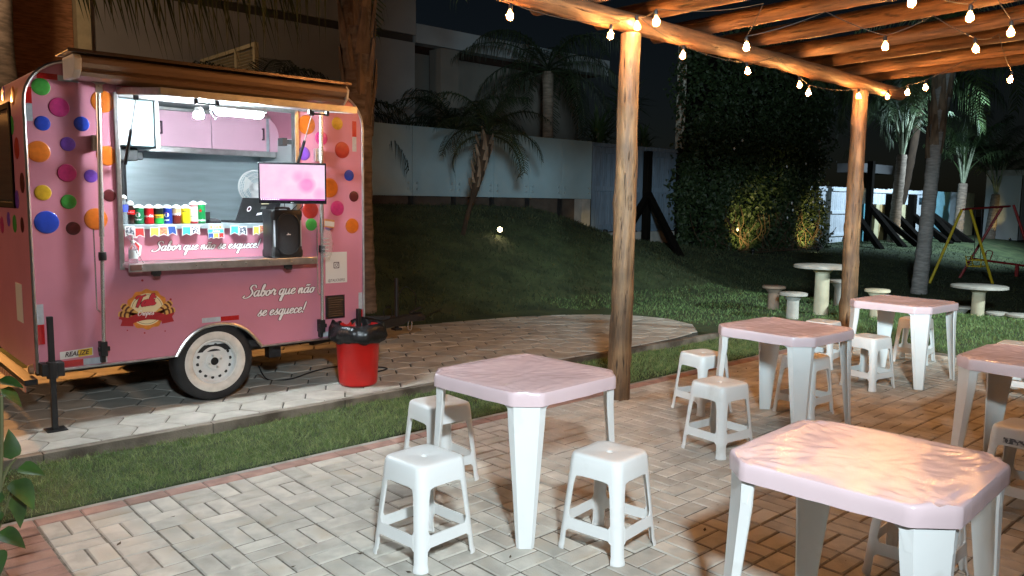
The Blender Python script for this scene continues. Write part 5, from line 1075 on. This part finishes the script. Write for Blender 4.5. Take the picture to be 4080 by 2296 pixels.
t = thing('ivy_wall', 'tall wall overgrown with ivy and lit from below by two garden spots', 'hedge', (21.2, 12.7, .1))
part('wall', M_tim, t, lambda m: m.box(18.2, 12.66, 0, 24.3, 13.1, 5.9), world=True)
g = np.random.default_rng(5); n = 24000; pz = .15 + 6.9 * g.uniform(0, 1, n) ** 1.2; px = g.uniform(17.8, 24.7, n) + .35 * np.sin(pz * 1.7) + .18 * np.sin(pz * 4.3 + 1)
lump = np.array([noise.noise((float(a) * .9, float(b) * .9, 4)) + .5 * noise.noise((float(a) * 2.4, float(b) * 2.4, 1)) for a, b in zip(px, pz)])
py = 12.5 - .22 * lump - g.uniform(0, .28, n) + .12 * (pz / 5) ; keep = (pz < 6.2 + .8 * np.sin(px * 1.3) + .4 * np.sin(px * 4.3)) & (lump + g.uniform(-.2, .9, n) > -.25)
P_ = np.stack([px, py, pz], 1)[keep]
for xe, sx in ((17.85, -1), (24.62, 1)):
    m_ = 2000; q = np.stack([xe + g.normal(0, .22, m_), g.uniform(12.2, 13.1, m_), g.uniform(.2, 6.0, m_)], 1); q[:, 0] += .25 * np.sin(q[:, 2] * 2.3); P_ = np.concatenate([P_, q])
m_ = 900; P_ = np.concatenate([P_, np.stack([17.78 - np.abs(g.normal(0, .13, m_)), g.uniform(12.55, 12.79, m_), g.uniform(.5, 2.95, m_)], 1)])
build(leaves_mesh(P_, np.array([0, -1, .25]), .13, 6), 'foliage', M_ivy, t, world=True, recalc=False)
def f(m):
    for k in range(46):
        x0 = random.uniform(17.9, 24.5); p = [(x0, 12.3 + random.uniform(-.2, .1), .15)]
        for s in range(5): p.append((p[-1][0] + random.gauss(0, .18), 12.30 - random.uniform(0, .25), p[-1][2] + random.uniform(.08, .35)))
        m.tube(catmull(p, 3), .011, 5)
    for k in range(26):
        x0 = random.uniform(18.5, 24.4); m.tube(catmull([(x0, 12.2, .32), (x0 + random.gauss(0, .25), 12.0, .26), (x0 + random.gauss(0, .4), 11.85 + random.uniform(-.1, .2), .24)], 4), .010, 5)
part('stems', M_vine, t, f, world=True)
def f(m):
    for k in range(9):
        c = Vector((random.uniform(18.3, 24.2), 12.05, random.uniform(.8, 3.6)))
        for j in range(5): a = j * 1.256; m.add([c, c + Vector((.03 * math.cos(a) - .02 * math.sin(a), -.02, .03 * math.sin(a) + .02 * math.cos(a))), c + Vector((.055 * math.cos(a), -.03, .055 * math.sin(a))), c + Vector((.03 * math.cos(a) + .02 * math.sin(a), -.02, .03 * math.sin(a) - .02 * math.cos(a)))], [(0, 1, 2, 3)])
part('flowers', M_w, t, f, world=True)

# ------------------------------------------------------------------ palms
M_trunk = mat('palm_trunk', (.16, .125, .095), .9, var=.35, vscale=5, bump=.9, bscale=16, stretch=(1, 1, 4)); M_trunkg = mat('palm_trunk_grey', (.22, .21, .20), .9, var=.25, vscale=6, bump=.8, bscale=14, stretch=(1, 1, 4))
M_boot = mat('palm_boot', (.15, .105, .07), .85, var=.4, vscale=7, bump=.6, bscale=30, stretch=(2, 2, .5)); M_frond = mat('palm_frond', (.022, .044, .015), .55, var=.3, vscale=4, col2=(.042, .07, .022)); M_frond_unlit = mat('palm_frond_unlit', (.011, .021, .008), .6, var=.3, vscale=4, col2=(.02, .034, .011)); M_fibre = mat('palm_fibre', (.032, .019, .010), .95, var=.3, vscale=9, bump=.8, bscale=40, stretch=(2, 2, .4))  # second frond colour is a darkened copy: unlit silhouettes put into the colour
M_sheath = mat('palm_sheath', (.20, .23, .15), .6, var=.2, vscale=8)
def frond(m, base, az, el, L_, bend, ll, hang=.5, n=30, w=.028, seed=0, stemfrac=.12):
    rng = random.Random(seed); p = Vector(base); pts = [p.copy()]; h = Vector((math.cos(az), math.sin(az), 0)); side = Vector((-h.y, h.x, 0)); st = 14
    for i in range(st):
        e = el - bend * ((i + .5) / st) ** 1.25; p = p + (h * math.cos(e) + Vector((0, 0, 1)) * math.sin(e)) * (L_ / st); pts.append(p.copy())
    m.tube(pts, [.020 * (1 - .85 * i / st) + .003 for i in range(st + 1)], 5, False)
    for i in range(n):
        u = stemfrac + (1 - stemfrac) * (i + .5) / n; f_ = u * st; k = min(int(f_), st - 1); q = pts[k].lerp(pts[k + 1], f_ - k); d = (pts[k + 1] - pts[k]).normalized()
        l = ll * (.45 + .75 * math.sin(math.pi * min(1, u * .9 + .08))) * rng.uniform(.8, 1.15)
        for s in (-1, 1):
            upv = d.cross(side) * s; dr = (side * s * rng.uniform(.65, .95) + d * rng.uniform(.45, .75) + Vector((0, 0, .2 - hang * .3))).normalized(); mid = q + dr * l * .5; tip = q + (dr + Vector((0, 0, -hang * rng.uniform(.7, 1.3)))).normalized() * l * 1.02
            wv = d * (w * .5); o = len(m.v); m.v += [tuple(q - wv), tuple(q + wv), tuple(mid + wv * .9), tuple(tip), tuple(mid - wv * .9)]; m.f += [(o, o + 1, o + 2, o + 4), (o + 4, o + 2, o + 3)]; m.m += [0, 0]
def palm(label, spine, radii, crown, mats=(M_trunk, M_frond), boots=None, group='palms around the garden', sheath=None, rings=True, name='palm_tree'):
    b = spine[0]; t = thing(name, label, 'palm tree', b, 0, group); S = catmull(spine, 10); N = len(S); ra = np.interp(np.linspace(0, 1, N), np.linspace(0, 1, len(radii)), radii)
    part('trunk', mats[0], t, lambda m: m.tube(S, [r * (1 + (.055 if i % 2 else -.03) * (1 if rings else 0)) for i, r in enumerate(ra)], 16, True, fn=lambda u, a: 1 + .06 * noise.noise((math.cos(a) * 2, math.sin(a) * 2, u * 18))), world=True, smooth=True, ang=60)
    if boots:
        def f(m):
            z0, z1, cnt, ln, r0 = boots; rng = random.Random(3)
            for k in range(cnt):
                u = k / cnt; z = z0 + (z1 - z0) * u; a = k * 2.4; c = min(S, key=lambda q: abs(q.z - z)); r = float(np.interp(z, [q.z for q in S], ra)); d = Vector((math.cos(a), math.sin(a), 0)); sd = Vector((-d.y, d.x, 0)); L_ = ln * rng.uniform(.7, 1.25); wd = r0 * rng.uniform(.7, 1.2)
                P0 = Vector((c.x, c.y, z)) + d * (r * .92); P1 = P0 + d * .03 + Vector((0, 0, L_ * .5)); P2 = P0 + d * (.05 + .10 * u * L_) + Vector((0, 0, L_))
                m.loft([[P0 + sd * wd, P0 + d * .02, P0 - sd * wd, P0 - d * .03], [P1 + sd * wd * .75, P1 + d * .035, P1 - sd * wd * .75, P1 - d * .02], [P2 + sd * wd * .3, P2 + d * .015, P2 - sd * wd * .3, P2 - d * .01]])
        part('leaf_bases', M_boot, t, f, world=True)
    if sheath: part('leaf_sheath', M_sheath, t, sheath, world=True)
    def f(m):
        for i, a in enumerate(crown): frond(m, seed=i * 7 + int(b[0] * 10), **a)
    part('crown', mats[1], t, f, world=True, recalc=False); return t
def ring_crown(c, n, L_, ll, el0=1.1, el1=-.2, bend=1.5, hang=.5, seed=1, nl=30, w=.03):
    rng = random.Random(seed); out = []
    for i in range(n):
        u = i / n; out.append(dict(base=(c[0], c[1], c[2] + .1 * u), az=i * 2.39996 + rng.uniform(-.2, .2), el=el1 + (el0 - el1) * u + rng.uniform(-.1, .1), L_=L_ * rng.uniform(.85, 1.1), bend=bend * rng.uniform(.8, 1.2), ll=ll, hang=hang, n=nl, w=w))
    return out
z0 = gz(5.30, 8.6)
palm('tall palm with a rough brown trunk directly behind the trailer', [(5.32, 8.6, z0 - .05), (5.28, 8.6, 1.3), (5.25, 8.6, 2.5), (5.21, 8.6, 3.6), (5.18, 8.6, 5.4)], [.135, .125, .13, .18, .19, .18],
     ring_crown((5.18, 8.6, 5.5), 18, 2.9, .55, 1.2, .1, 1.9, .9, 2, 34) + [dict(base=(5.15, 8.6, 4.25), az=R(188), el=.05, L_=3.1, bend=.5, ll=1.0, hang=3.0, n=46, w=.03), dict(base=(5.15, 8.6, 4.45), az=R(194), el=.1, L_=2.9, bend=.7, ll=.8, hang=3.0, n=44, w=.03)], boots=(2.35, 5.3, 46, .48, .085))
palm('small leaning palm growing out of the grass bank', [(8.75, 11.0, .80), (8.88, 11.0, 1.25), (9.06, 11, 1.75), (9.25, 11, 2.35), (9.35, 11, 2.75)], [.042, .04, .042, .085, .12, .09], ring_crown((9.36, 11, 2.75), 15, 1.25, .30, 1.3, .0, 1.7, .6, 3, 28, .018), mats=(M_fibre, M_frond_unlit), boots=(1.75, 2.7, 26, .22, .05))
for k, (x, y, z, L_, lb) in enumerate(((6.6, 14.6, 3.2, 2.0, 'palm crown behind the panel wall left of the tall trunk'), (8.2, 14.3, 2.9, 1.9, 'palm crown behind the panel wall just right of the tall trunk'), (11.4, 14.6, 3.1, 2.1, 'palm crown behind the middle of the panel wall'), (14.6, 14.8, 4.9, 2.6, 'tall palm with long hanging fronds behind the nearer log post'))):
    palm(lb, [(x, y, .3), (x + .05, y, 1.6), (x, y, z)], [.16, .13, .14], ring_crown((x, y, z), 20, L_, .55, 1.2, -.3, 1.7, 1.0 if k == 3 else .6, 20 + k, 30, .028), group='palms behind the panel wall', mats=(M_trunk, M_frond_unlit))
def yucca(label, x, y, z, n, L_, seed):
    t = thing('yucca', label, 'yucca', (x, y, .3), 0, 'spiky plants behind the board gate'); part('trunk', M_trunk, t, lambda m: m.tube([(x, y, .3), (x, y, z)], [.09, .06], 8), world=True, smooth=True)
    def f(m):
        rng = random.Random(seed)
        for i in range(n):
            a = rng.uniform(0, 6.28); e = rng.uniform(-.5, 1.4); d = Vector((math.cos(a) * math.cos(e), math.sin(a) * math.cos(e), math.sin(e))); s = d.cross(Vector((0, 0, 1))).normalized() * .028; b = Vector((x, y, z + rng.uniform(-.5, .15))); l = L_ * rng.uniform(.7, 1.1); tip = b + d * l + Vector((0, 0, -.15 * l)); mid = b + d * l * .5
            m.add([b - s * .6, b + s * .6, mid + s, tip, mid - s], [(0, 1, 2, 4), (4, 2, 3)])
    part('leaves', M_frond, t, f, world=True, recalc=False)
yucca('spiky yucca head behind the board gate, the left one', 15.9, 14.2, 3.4, 130, .95, 1); yucca('spiky yucca head behind the board gate, next to the ivy wall', 17.2, 14.4, 4.3, 150, 1.05, 2); yucca('low spiky yucca just above the board gate', 17.3, 13.8, 3.2, 90, .7, 5); yucca('spiky yucca at the right end of the ivy wall', 25.4, 12.9, 4.4, 150, 1.2, 4)
# palms on the right lawn
zb = gz(19.2, 7.15)
palm('grey straight palm trunk on the right lawn, nearest of that row', [(19.2, 7.15, zb - .05), (19.25, 7.1, zb + 1.5), (19.3, 7.05, zb + 3.2), (19.45, 7.0, zb + 4.8), (19.5, 6.95, zb + 5.6)], [.18, .155, .145, .155, .21, .19], ring_crown((19.5, 6.95, zb + 5.6), 18, 3.0, .7, 1.2, 0, 1.8, .8, 8, 34, .035), mats=(M_trunkg, M_frond), boots=(zb + 3.0, zb + 5.5, 26, .8, .12), group='palms on the right lawn')
def up_palm(label, x, y, h, lean, L_, seed, n=15):
    z = gz(x, y); c = (x + lean, y, z + h)
    palm(label, [(x, y, z - .05), (x + lean * .5, y, z + h * .5), c], [.21, .18, .17], [dict(base=(c[0], c[1], c[2] + .05 * i), az=i * 2.4, el=1.22 + .02 * i, L_=L_ * (.8 + .02 * i), bend=.55 + .5 * (i % 3), ll=.55, hang=.7, n=26, w=.03, stemfrac=.42) for i in range(n)], group='palms on the right lawn', sheath=lambda m: [m.tube([(c[0], c[1], c[2] - .1), (c[0] + .35 * math.cos(i * 2.4), c[1] + .35 * math.sin(i * 2.4), c[2] + 1.5)], [.06, .02], 6) for i in range(9)])
up_palm('leaning palm with a lit striped trunk before the coloured fence', 30.0, 12.2, 3.2, .35, 2.8, 1); up_palm('palm with pale upright leaf stalks before the teal fence panel', 35.6, 11.9, 2.3, .25, 2.8, 2); up_palm('small palm behind the swing, farthest to the right', 38.6, 11.6, 1.9, .4, 2.8, 3)
for k, (x, y, z) in enumerate(((25.0, 8.8, 5.0), (33.5, 8.2, 5.6))):
    palm('high dark palm crown above the swing, %s' % ('nearer the farther log post' if k == 0 else 'at the right picture edge'), [(x, y + 5.5, .2), (x, y + 5, 3), (x, y + 4.6, z + 1)], [.2, .18, .16], ring_crown((x, y + 4.6, z + 1), 20, 3.4, .9, 1.0, -.3, 1.7, 1.0, 30 + k, 34, .04), mats=(M_fibre, M_frond), group='palms on the right lawn')

# ------------------------------------------------------------------ far fence with coloured panels
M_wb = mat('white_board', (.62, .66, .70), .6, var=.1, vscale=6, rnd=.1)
YFN = 13.3
t = thing('white_fence', 'brightly lit white board fence behind the dark timber posts', 'fence', (30, YFN, .2))
q = MB(); q.box(-.07, 0, 0, .07, .02, 2.0); bo = build(q, 'board', M_wb); WBM = bo.data; bpy.data.objects.remove(bo); x = 24.9
while x < 35.6:
    o = bpy.data.objects.new('board', WBM); COL.objects.link(o); o.parent = t; o.location = Vector((x, YFN, .25 + random.gauss(0, .01))) - t.location; x += .152
for z in (.5, 1.3, 2.1): part('rail', M_wb, t, lambda m: m.box(24.8, YFN - .04, z, 35.7, YFN - .003, z + .09), world=True)
CP = dict(teal=(.10, .30, .36), cream=(.56, .50, .30), grey=(.28, .33, .35), sky=(.20, .42, .48), white=(.55, .58, .58), ochre=(.40, .30, .14))
t = thing('coloured_fence', 'low fence of painted boards in teal, cream and grey', 'fence', (31.5, 12.95, .2))
x = 28.9
for w, c in ((.85, 'teal'), (.75, 'cream'), (.6, 'ochre'), (.7, 'teal'), (.7, 'grey'), (.6, 'cream'), (.8, 'sky'), (.75, 'white')):
    part('panel', mat('fence_' + c, CP[c], .6, var=.12, vscale=4), t, lambda m: m.box(x + .01, 12.95, .15, x + w - .01, 12.98, 1.66), world=True, bev=.004); x += w
t = thing('tall_coloured_fence', 'tall fence end with a teal panel and a beige panel', 'fence', (37.5, 12.95, .2))
for x0, x1, c in ((34.85, 37.6, 'sky'), (37.62, 39.2, 'grey'), (39.22, 40.6, 'cream')): part('panel', mat('fence_' + c, CP[c], .6, var=.12, vscale=4), t, lambda m: m.box(x0, 12.95, .3, x1, 12.98, 2.24), world=True, bev=.004)
propped('dark timber post with props beside the ivy wall, in front of the white fence', 27.6, 12.75, 3.6, [(26.7, 11.2)], 1.5, .2)
propped('dark timber post with props right behind the farther log post', 29.1, 12.75, 3.2, [(28.3, 11.1), (29.2, 10.9)], 1.55, .2)
propped('dark timber post left of the leaning palm by the coloured fence', 30.9, 12.75, 2.05, [(30.4, 11.2)], 1.4, .26)
propped('dark timber post right of the leaning palm by the coloured fence', 33.0, 12.75, 2.05, [(32.6, 11.1)], 1.2, .26)
propped('dark timber post at the teal fence panel', 34.7, 12.75, 2.05, [(34.6, 11.0), (33.6, 11.2)], 1.3, .26)
M_cc9 = mat('dark_concrete', (.10, .10, .10), .9)
t = thing('shelter', 'grey concrete canopy with a brown pillar beyond the white fence', 'shelter', (32, 15, .2))
part('canopy', M_cc9, t, lambda m: m.box(33.2, 15, 3.0, 36.4, 16, 3.38), world=True); part('pillar', mat('brown_render', (.16, .10, .07), .8), t, lambda m: m.box(34.3, 15.2, .2, 34.9, 15.6, 2.995), world=True)
t = thing('metal_shed', 'grey corrugated metal shed at the far right edge', 'shed', (40, 11, .2))
def f(m):
    P = [(39.0 + .06 * i, 10.6 + (.03 if i % 4 in (1, 2) else 0)) for i in range(60)]; n = len(P); m.add([(a, b, .2) for a, b in P] + [(a, b, 2.95) for a, b in P], [(i, i + 1, n + i + 1, n + i) for i in range(n - 1)])
part('wall', mat('shed_metal', (.36, .38, .38), .5, .3), t, f, world=True); part('fascia', M_conc2, t, lambda m: m.box(38.9, 10.5, 2.96, 42.7, 12, 3.2), world=True); part('side_wall', MATS['shed_metal'], t, lambda m: m.box(38.96, 10.64, .2, 38.99, 12, 2.955), world=True)

# ------------------------------------------------------------------ swing set
M_yel = mat('yellow_paint', (.55, .40, .02), .4, var=.1, vscale=9); M_rdp = mat('dark_red_paint', (.26, .018, .020), .4, var=.1, vscale=9)
t = thing('swing_set', 'playground swing with yellow and dark red tube frames on the right lawn', 'swing', (23.3, 7.2, -.42))
yt, rt = Vector((22.75, 7.42, 1.52)), Vector((24.75, 7.05, 1.62))
for nm, fr, tp, M_ in (('leg', (22.0, 7.95), yt + Vector((-.10, .08, 0)), M_yel), ('leg', (23.4, 6.87), yt + Vector((.08, -.06, 0)), M_yel), ('leg', (24.3, 8.0), rt + Vector((-.08, .10, 0)), M_rdp), ('leg', (24.6, 6.1), rt + Vector((.06, -.12, .03)), M_rdp)):
    part(nm, M_, t, lambda m: m.tube([(fr[0], fr[1], gz(*fr) - .03), tp], .035, 10), world=True, smooth=True)
part('crossbar', M_rdp, t, lambda m: m.tube([yt + Vector((-.15, .03, 0)), rt + Vector((.1, -.02, 0))], .03, 10), world=True, smooth=True)
sc = Vector((23.3, 7.25, .02))
def f(m):
    for i in range(4): m.bar(sc + Vector((-.22, -.15 + .1 * i, 0)), sc + Vector((.22, -.15 + .1 * i, 0)), .02, .02)
    for i in range(3): m.bar(sc + Vector((-.22, .17 + .02 * i, .06 + .09 * i)), sc + Vector((.22, .17 + .02 * i, .06 + .09 * i)), .02, .02)
    for s in (-1, 1): m.bar(sc + Vector((s * .22, -.16, 0)), sc + Vector((s * .22, .17, 0)), .02, .02); m.bar(sc + Vector((s * .22, .17, 0)), sc + Vector((s * .22, .22, .27)), .02, .02); m.bar(sc + Vector((s * .22, -.16, 0)), sc + Vector((s * .22, -.16, .16)), .02, .02); m.bar(sc + Vector((s * .22, -.16, .16)), sc + Vector((s * .22, .20, .16)), .02, .02)
part('seat', M_yel, t, f, world=True)
for s in (-1, 1): part('chain', M_blackm, t, lambda m: m.tube([sc + Vector((s * .22, 0, .16)), Vector((23.3 + s * .25, 7.32, 1.55))], .009, 6), world=True)
t = thing('seesaw', 'dark red seesaw frame lying on the lawn right of the swing', 'seesaw', (27, 7.2, -.4))
part('beam', M_rdp, t, lambda m: (m.bar((24.9, 7.9, .12), (27.6, 6.3, -.25), .06, .06), m.bar((26.2, 7.1, -.4), (26.2, 7.1, -.05), .08, .08)), world=True)
part('handle', M_rdp, t, lambda m: (m.tube(catmull([(25.3, 7.55, .08), (25.3, 7.5, .32), (25.45, 7.7, .32), (25.45, 7.7, .08)]), .015, 6), m.tube(catmull([(27.2, 6.45, -.2), (27.2, 6.4, .05), (27.35, 6.6, .05), (27.35, 6.6, -.2)]), .015, 6)), world=True)

# ------------------------------------------------------------------ round concrete tables and stools
M_cc = mat('cast_concrete', (.42, .41, .37), .85, var=.15, vscale=7, bump=.3, bscale=50, dirt=((.24, .22, .18), 4, .56, .5)); M_cc2 = mat('cast_concrete_brown', (.26, .20, .15), .85, var=.2, vscale=7, bump=.3, bscale=50); M_col = mat('cream_column', (.50, .46, .33), .8, var=.12, vscale=6, dirt=((.28, .24, .16), 4, .56, .5))
def ctable(label, x, y, h, r, rc):
    z = gz(x, y); t = thing('round_table', label, 'garden table', (x, y, z), 0, 'round concrete tables on the lawn')
    part('top', M_cc, t, lambda m: m.lathe([(.001, h - .05), (r - .03, h - .05), (r, h - .04), (r, h - .008), (r - .012, h), (.001, h)], 40), smooth=True, ang=40)
    part('column', M_col, t, lambda m: m.lathe([(rc, -.02), (rc * .95, h * .6), (rc * .95, h - .12), (rc * 1.5, h - .052)], 28), smooth=True)
def cstool(label, x, y, h, r, m_=None, z=None):
    z = gz(x, y); t = thing('round_stool', label, 'garden stool', (x, y, z), 0, 'round concrete stools on the lawn')
    part('seat', m_ or M_cc, t, lambda m: m.lathe([(.001, h - .045), (r - .02, h - .045), (r, h - .035), (r, h - .008), (r - .01, h), (.001, h)], 30), smooth=True, ang=40)
    part('column', m_ or M_cc, t, lambda m: m.lathe([(.085, -.02), (.082, h * .7), (.13, h - .046)], 20), smooth=True)
ctable('round concrete garden table on a cream column left of the farther log post', 10.96, 5.41, .715, .40, .105)
cstool('brown concrete stool left of the round garden table', 10.85, 6.10, .355, .17, M_cc2); cstool('grey concrete stool in front of the left round garden table', 10.22, 5.45, .36, .19); cstool('grey concrete stool half hidden by the farther log post', 12.25, 5.75, .40, .19); cstool('grey concrete stool behind the farthest white plastic table', 11.2, 4.72, .40, .17, M_col)
ctable('round concrete garden table at the right beside the swing legs', 14.1, 4.33, .74, .41, .10)
cstool('concrete stool left of the right round garden table', 14.2, 4.62, .36, .18); cstool('concrete stool right of the right round garden table', 13.9, 3.98, .36, .17); cstool('concrete stool at the right picture edge on the lawn', 13.7, 3.62, .36, .2)

# ------------------------------------------------------------------ building behind
M_bw = mat('white_render', (.31, .31, .305), .9, var=.08, vscale=.8, bump=.1, bscale=30, dirt=((.28, .26, .23), .7, .55, .35)); M_brick = mat('orange_brick', (.36, .17, .08), .9, var=.3, vscale=6, stretch=(1, 1, 6)); M_cream = mat('cream_paint', (.55, .48, .30), .7, var=.08); M_dark = mat('dark_recess', (.05, .045, .04), .9)
YBG = 17.0
t = thing('house', 'large pale rendered house with flat roof slabs behind the garden', 'house', (8, YBG, 0))
part('wall', M_bw, t, lambda m: (m.box(4.44, YBG, 0, 12.0, YBG + .4, 5.56), m.box(4.44, YBG - .02, 5.75, 12.02, YBG + .4, 8.0)), world=True)
part('shadow_gap', M_dark, t, lambda m: m.box(4.46, YBG + .06, 5.561, 11.98, YBG + .4, 5.749), world=True)
part('brick_wall', M_brick, t, lambda m: m.box(-4, YBG + .1, 0, 4.18, YBG + .4, 8), world=True)
part('pilaster', M_cream, t, lambda m: m.box(4.19, YBG - .15, 0, 4.43, YBG + .4, 8), world=True)
part('parapet', mat('grey_render', (.34, .36, .37), .85, var=.08, vscale=1), t, lambda m: m.box(12.05, YBG, 5.58, 19.5, YBG + .35, 6.05), world=True)
part('rear_wall', mat('beige_render', (.20, .18, .155), .9, var=.1, vscale=1), t, lambda m: (m.box(12.05, YBG + 1.2, 0, 19.4, YBG + 1.5, 5.57), m.box(12.9, YBG + .1, 0, 13.5, YBG + .6, 5.57), m.box(12.01, YBG + .3, 0, 12.04, YBG + 1.6, 5.57)), world=True)
part('roof_tile_edge', mat('roof_tile', (.12, .06, .04), .9), t, lambda m: m.box(4.4, YBG - .05, 6.35, 19, YBG + .6, 6.42) if False else m.box(12.0, YBG + .36, 5.6, 19.5, YBG + 1.6, 5.66), world=True)
lv = thing('louvre_screen', 'cream slatted louvre screen above the trailer roof', 'screen', (6.5, 15.6, 2.5))
part('frame', M_cream, lv, lambda m: (m.box(6.46, 14.2, 3.55, 6.54, 14.28, 4.42), m.box(6.46, 15.0, 3.55, 6.54, 15.1, 4.42), m.box(6.46, 16.7, 3.55, 6.54, 16.8, 4.42), m.box(6.465, 14.285, 4.35, 6.535, 14.995, 4.42), m.box(6.465, 15.105, 4.35, 6.535, 16.695, 4.42), m.box(6.465, 14.2, 0, 6.535, 14.28, 3.545), m.box(6.465, 16.7, 0, 6.535, 16.8, 3.545)), world=True)
for i in range(13):
    for y0, y1 in ((14.285, 14.995), (15.105, 16.695)): part('slat', M_cream, lv, lambda m: m.bar((6.5, y0, 3.58 + i * .059), (6.5, y1, 3.58 + i * .059), .05, .012, up=(.6, 0, 1)), world=True)
t = thing('dark_tree', 'dark bare tree trunk beside the brick wall at the top left', 'tree', (3.0, 15.2, 0))
part('trunk', M_trunk, t, lambda m: m.tube(catmull([(2.7, 15.2, 0), (2.75, 15.2, 2), (2.6, 15.2, 4), (2.7, 15.2, 6.2)]), [.3] * 10 + [.24] * 9, 12), world=True, smooth=True)
part('crown', M_frond, t, lambda m: [frond(m, (2.7, 15.2, 6.2), i * 2.4, .9, 2.2, 1.7, .5, .8, 26, .03, i) for i in range(10)] and None, world=True, recalc=False)

# ------------------------------------------------------------------ garden spotlights
M_lens = mat('spot_lens', (1, .9, .6), .3, emit=(1, .82, .45), estr=14); SPC = (1.0, .74, .27)
def gspot(label, x, y, aim, power, cone=70, lens=None, col=SPC, zoff=.12):
    z = gz(x, y); t = thing('garden_spotlight', label, 'spotlight', (x, y, z), 0, 'small garden spotlights'); p = Vector((x, y, z + zoff)); d = (Vector(aim) - p).normalized()
    part('spike', M_black, t, lambda m: m.tube([(x, y, z - .05), (x, y, z + zoff)], .012, 6), world=True)
    part('housing', M_black, t, lambda m: m.tube([p - d * .07, p - d * .05, p + d * .03], [.02, .045, .05], 14), world=True, smooth=True)
    part('lens', lens or M_lens, t, lambda m: m.tube([p + d * .0305, p + d * .034], .044, 14), world=True)
    if power: lamp('garden_spotlight_light', 'SPOT', p + d * .06, power, col, aim, .035, cone, .7)
gspot('garden spotlight before the left glowing patch of the ivy wall', 19.0, 11.35, (20.05, 12.4, 1.05), 430, 62)
gspot('garden spotlight shining at the right end of the ivy wall', 22.6, 11.35, (23.6, 12.4, .95), 430, 60, mat('spot_lens_bright', (1, 1, .9), .3, emit=(1, .95, .85), estr=60))
gspot('small garden spotlight on the grass beside the gate post', 13.7, 11.95, (14.0, 12.85, .95), 8, 60)
gspot('bright round garden lamp on the dark bank right of the small palm', 9.67, 11.0, (2.0, 2.5, .9), 5, 120, mat('lamp_warm', (1, .9, .6), .3, emit=(1, .80, .42), estr=40), (1, .8, .45), .10)
gspot('garden spotlight aimed at the leaning palm', 29.9, 11.0, (30.05, 12.2, 1.3), 45, 50, zoff=.1)
gspot('garden spotlight aimed at the palm before the teal panel', 35.0, 10.8, (35.6, 11.9, 1.3), 45, 50, zoff=.1)
gspot('garden spotlight at the foot of the small far palm', 38.2, 10.7, (38.7, 11.6, 1.3), 60, 50, zoff=.1)
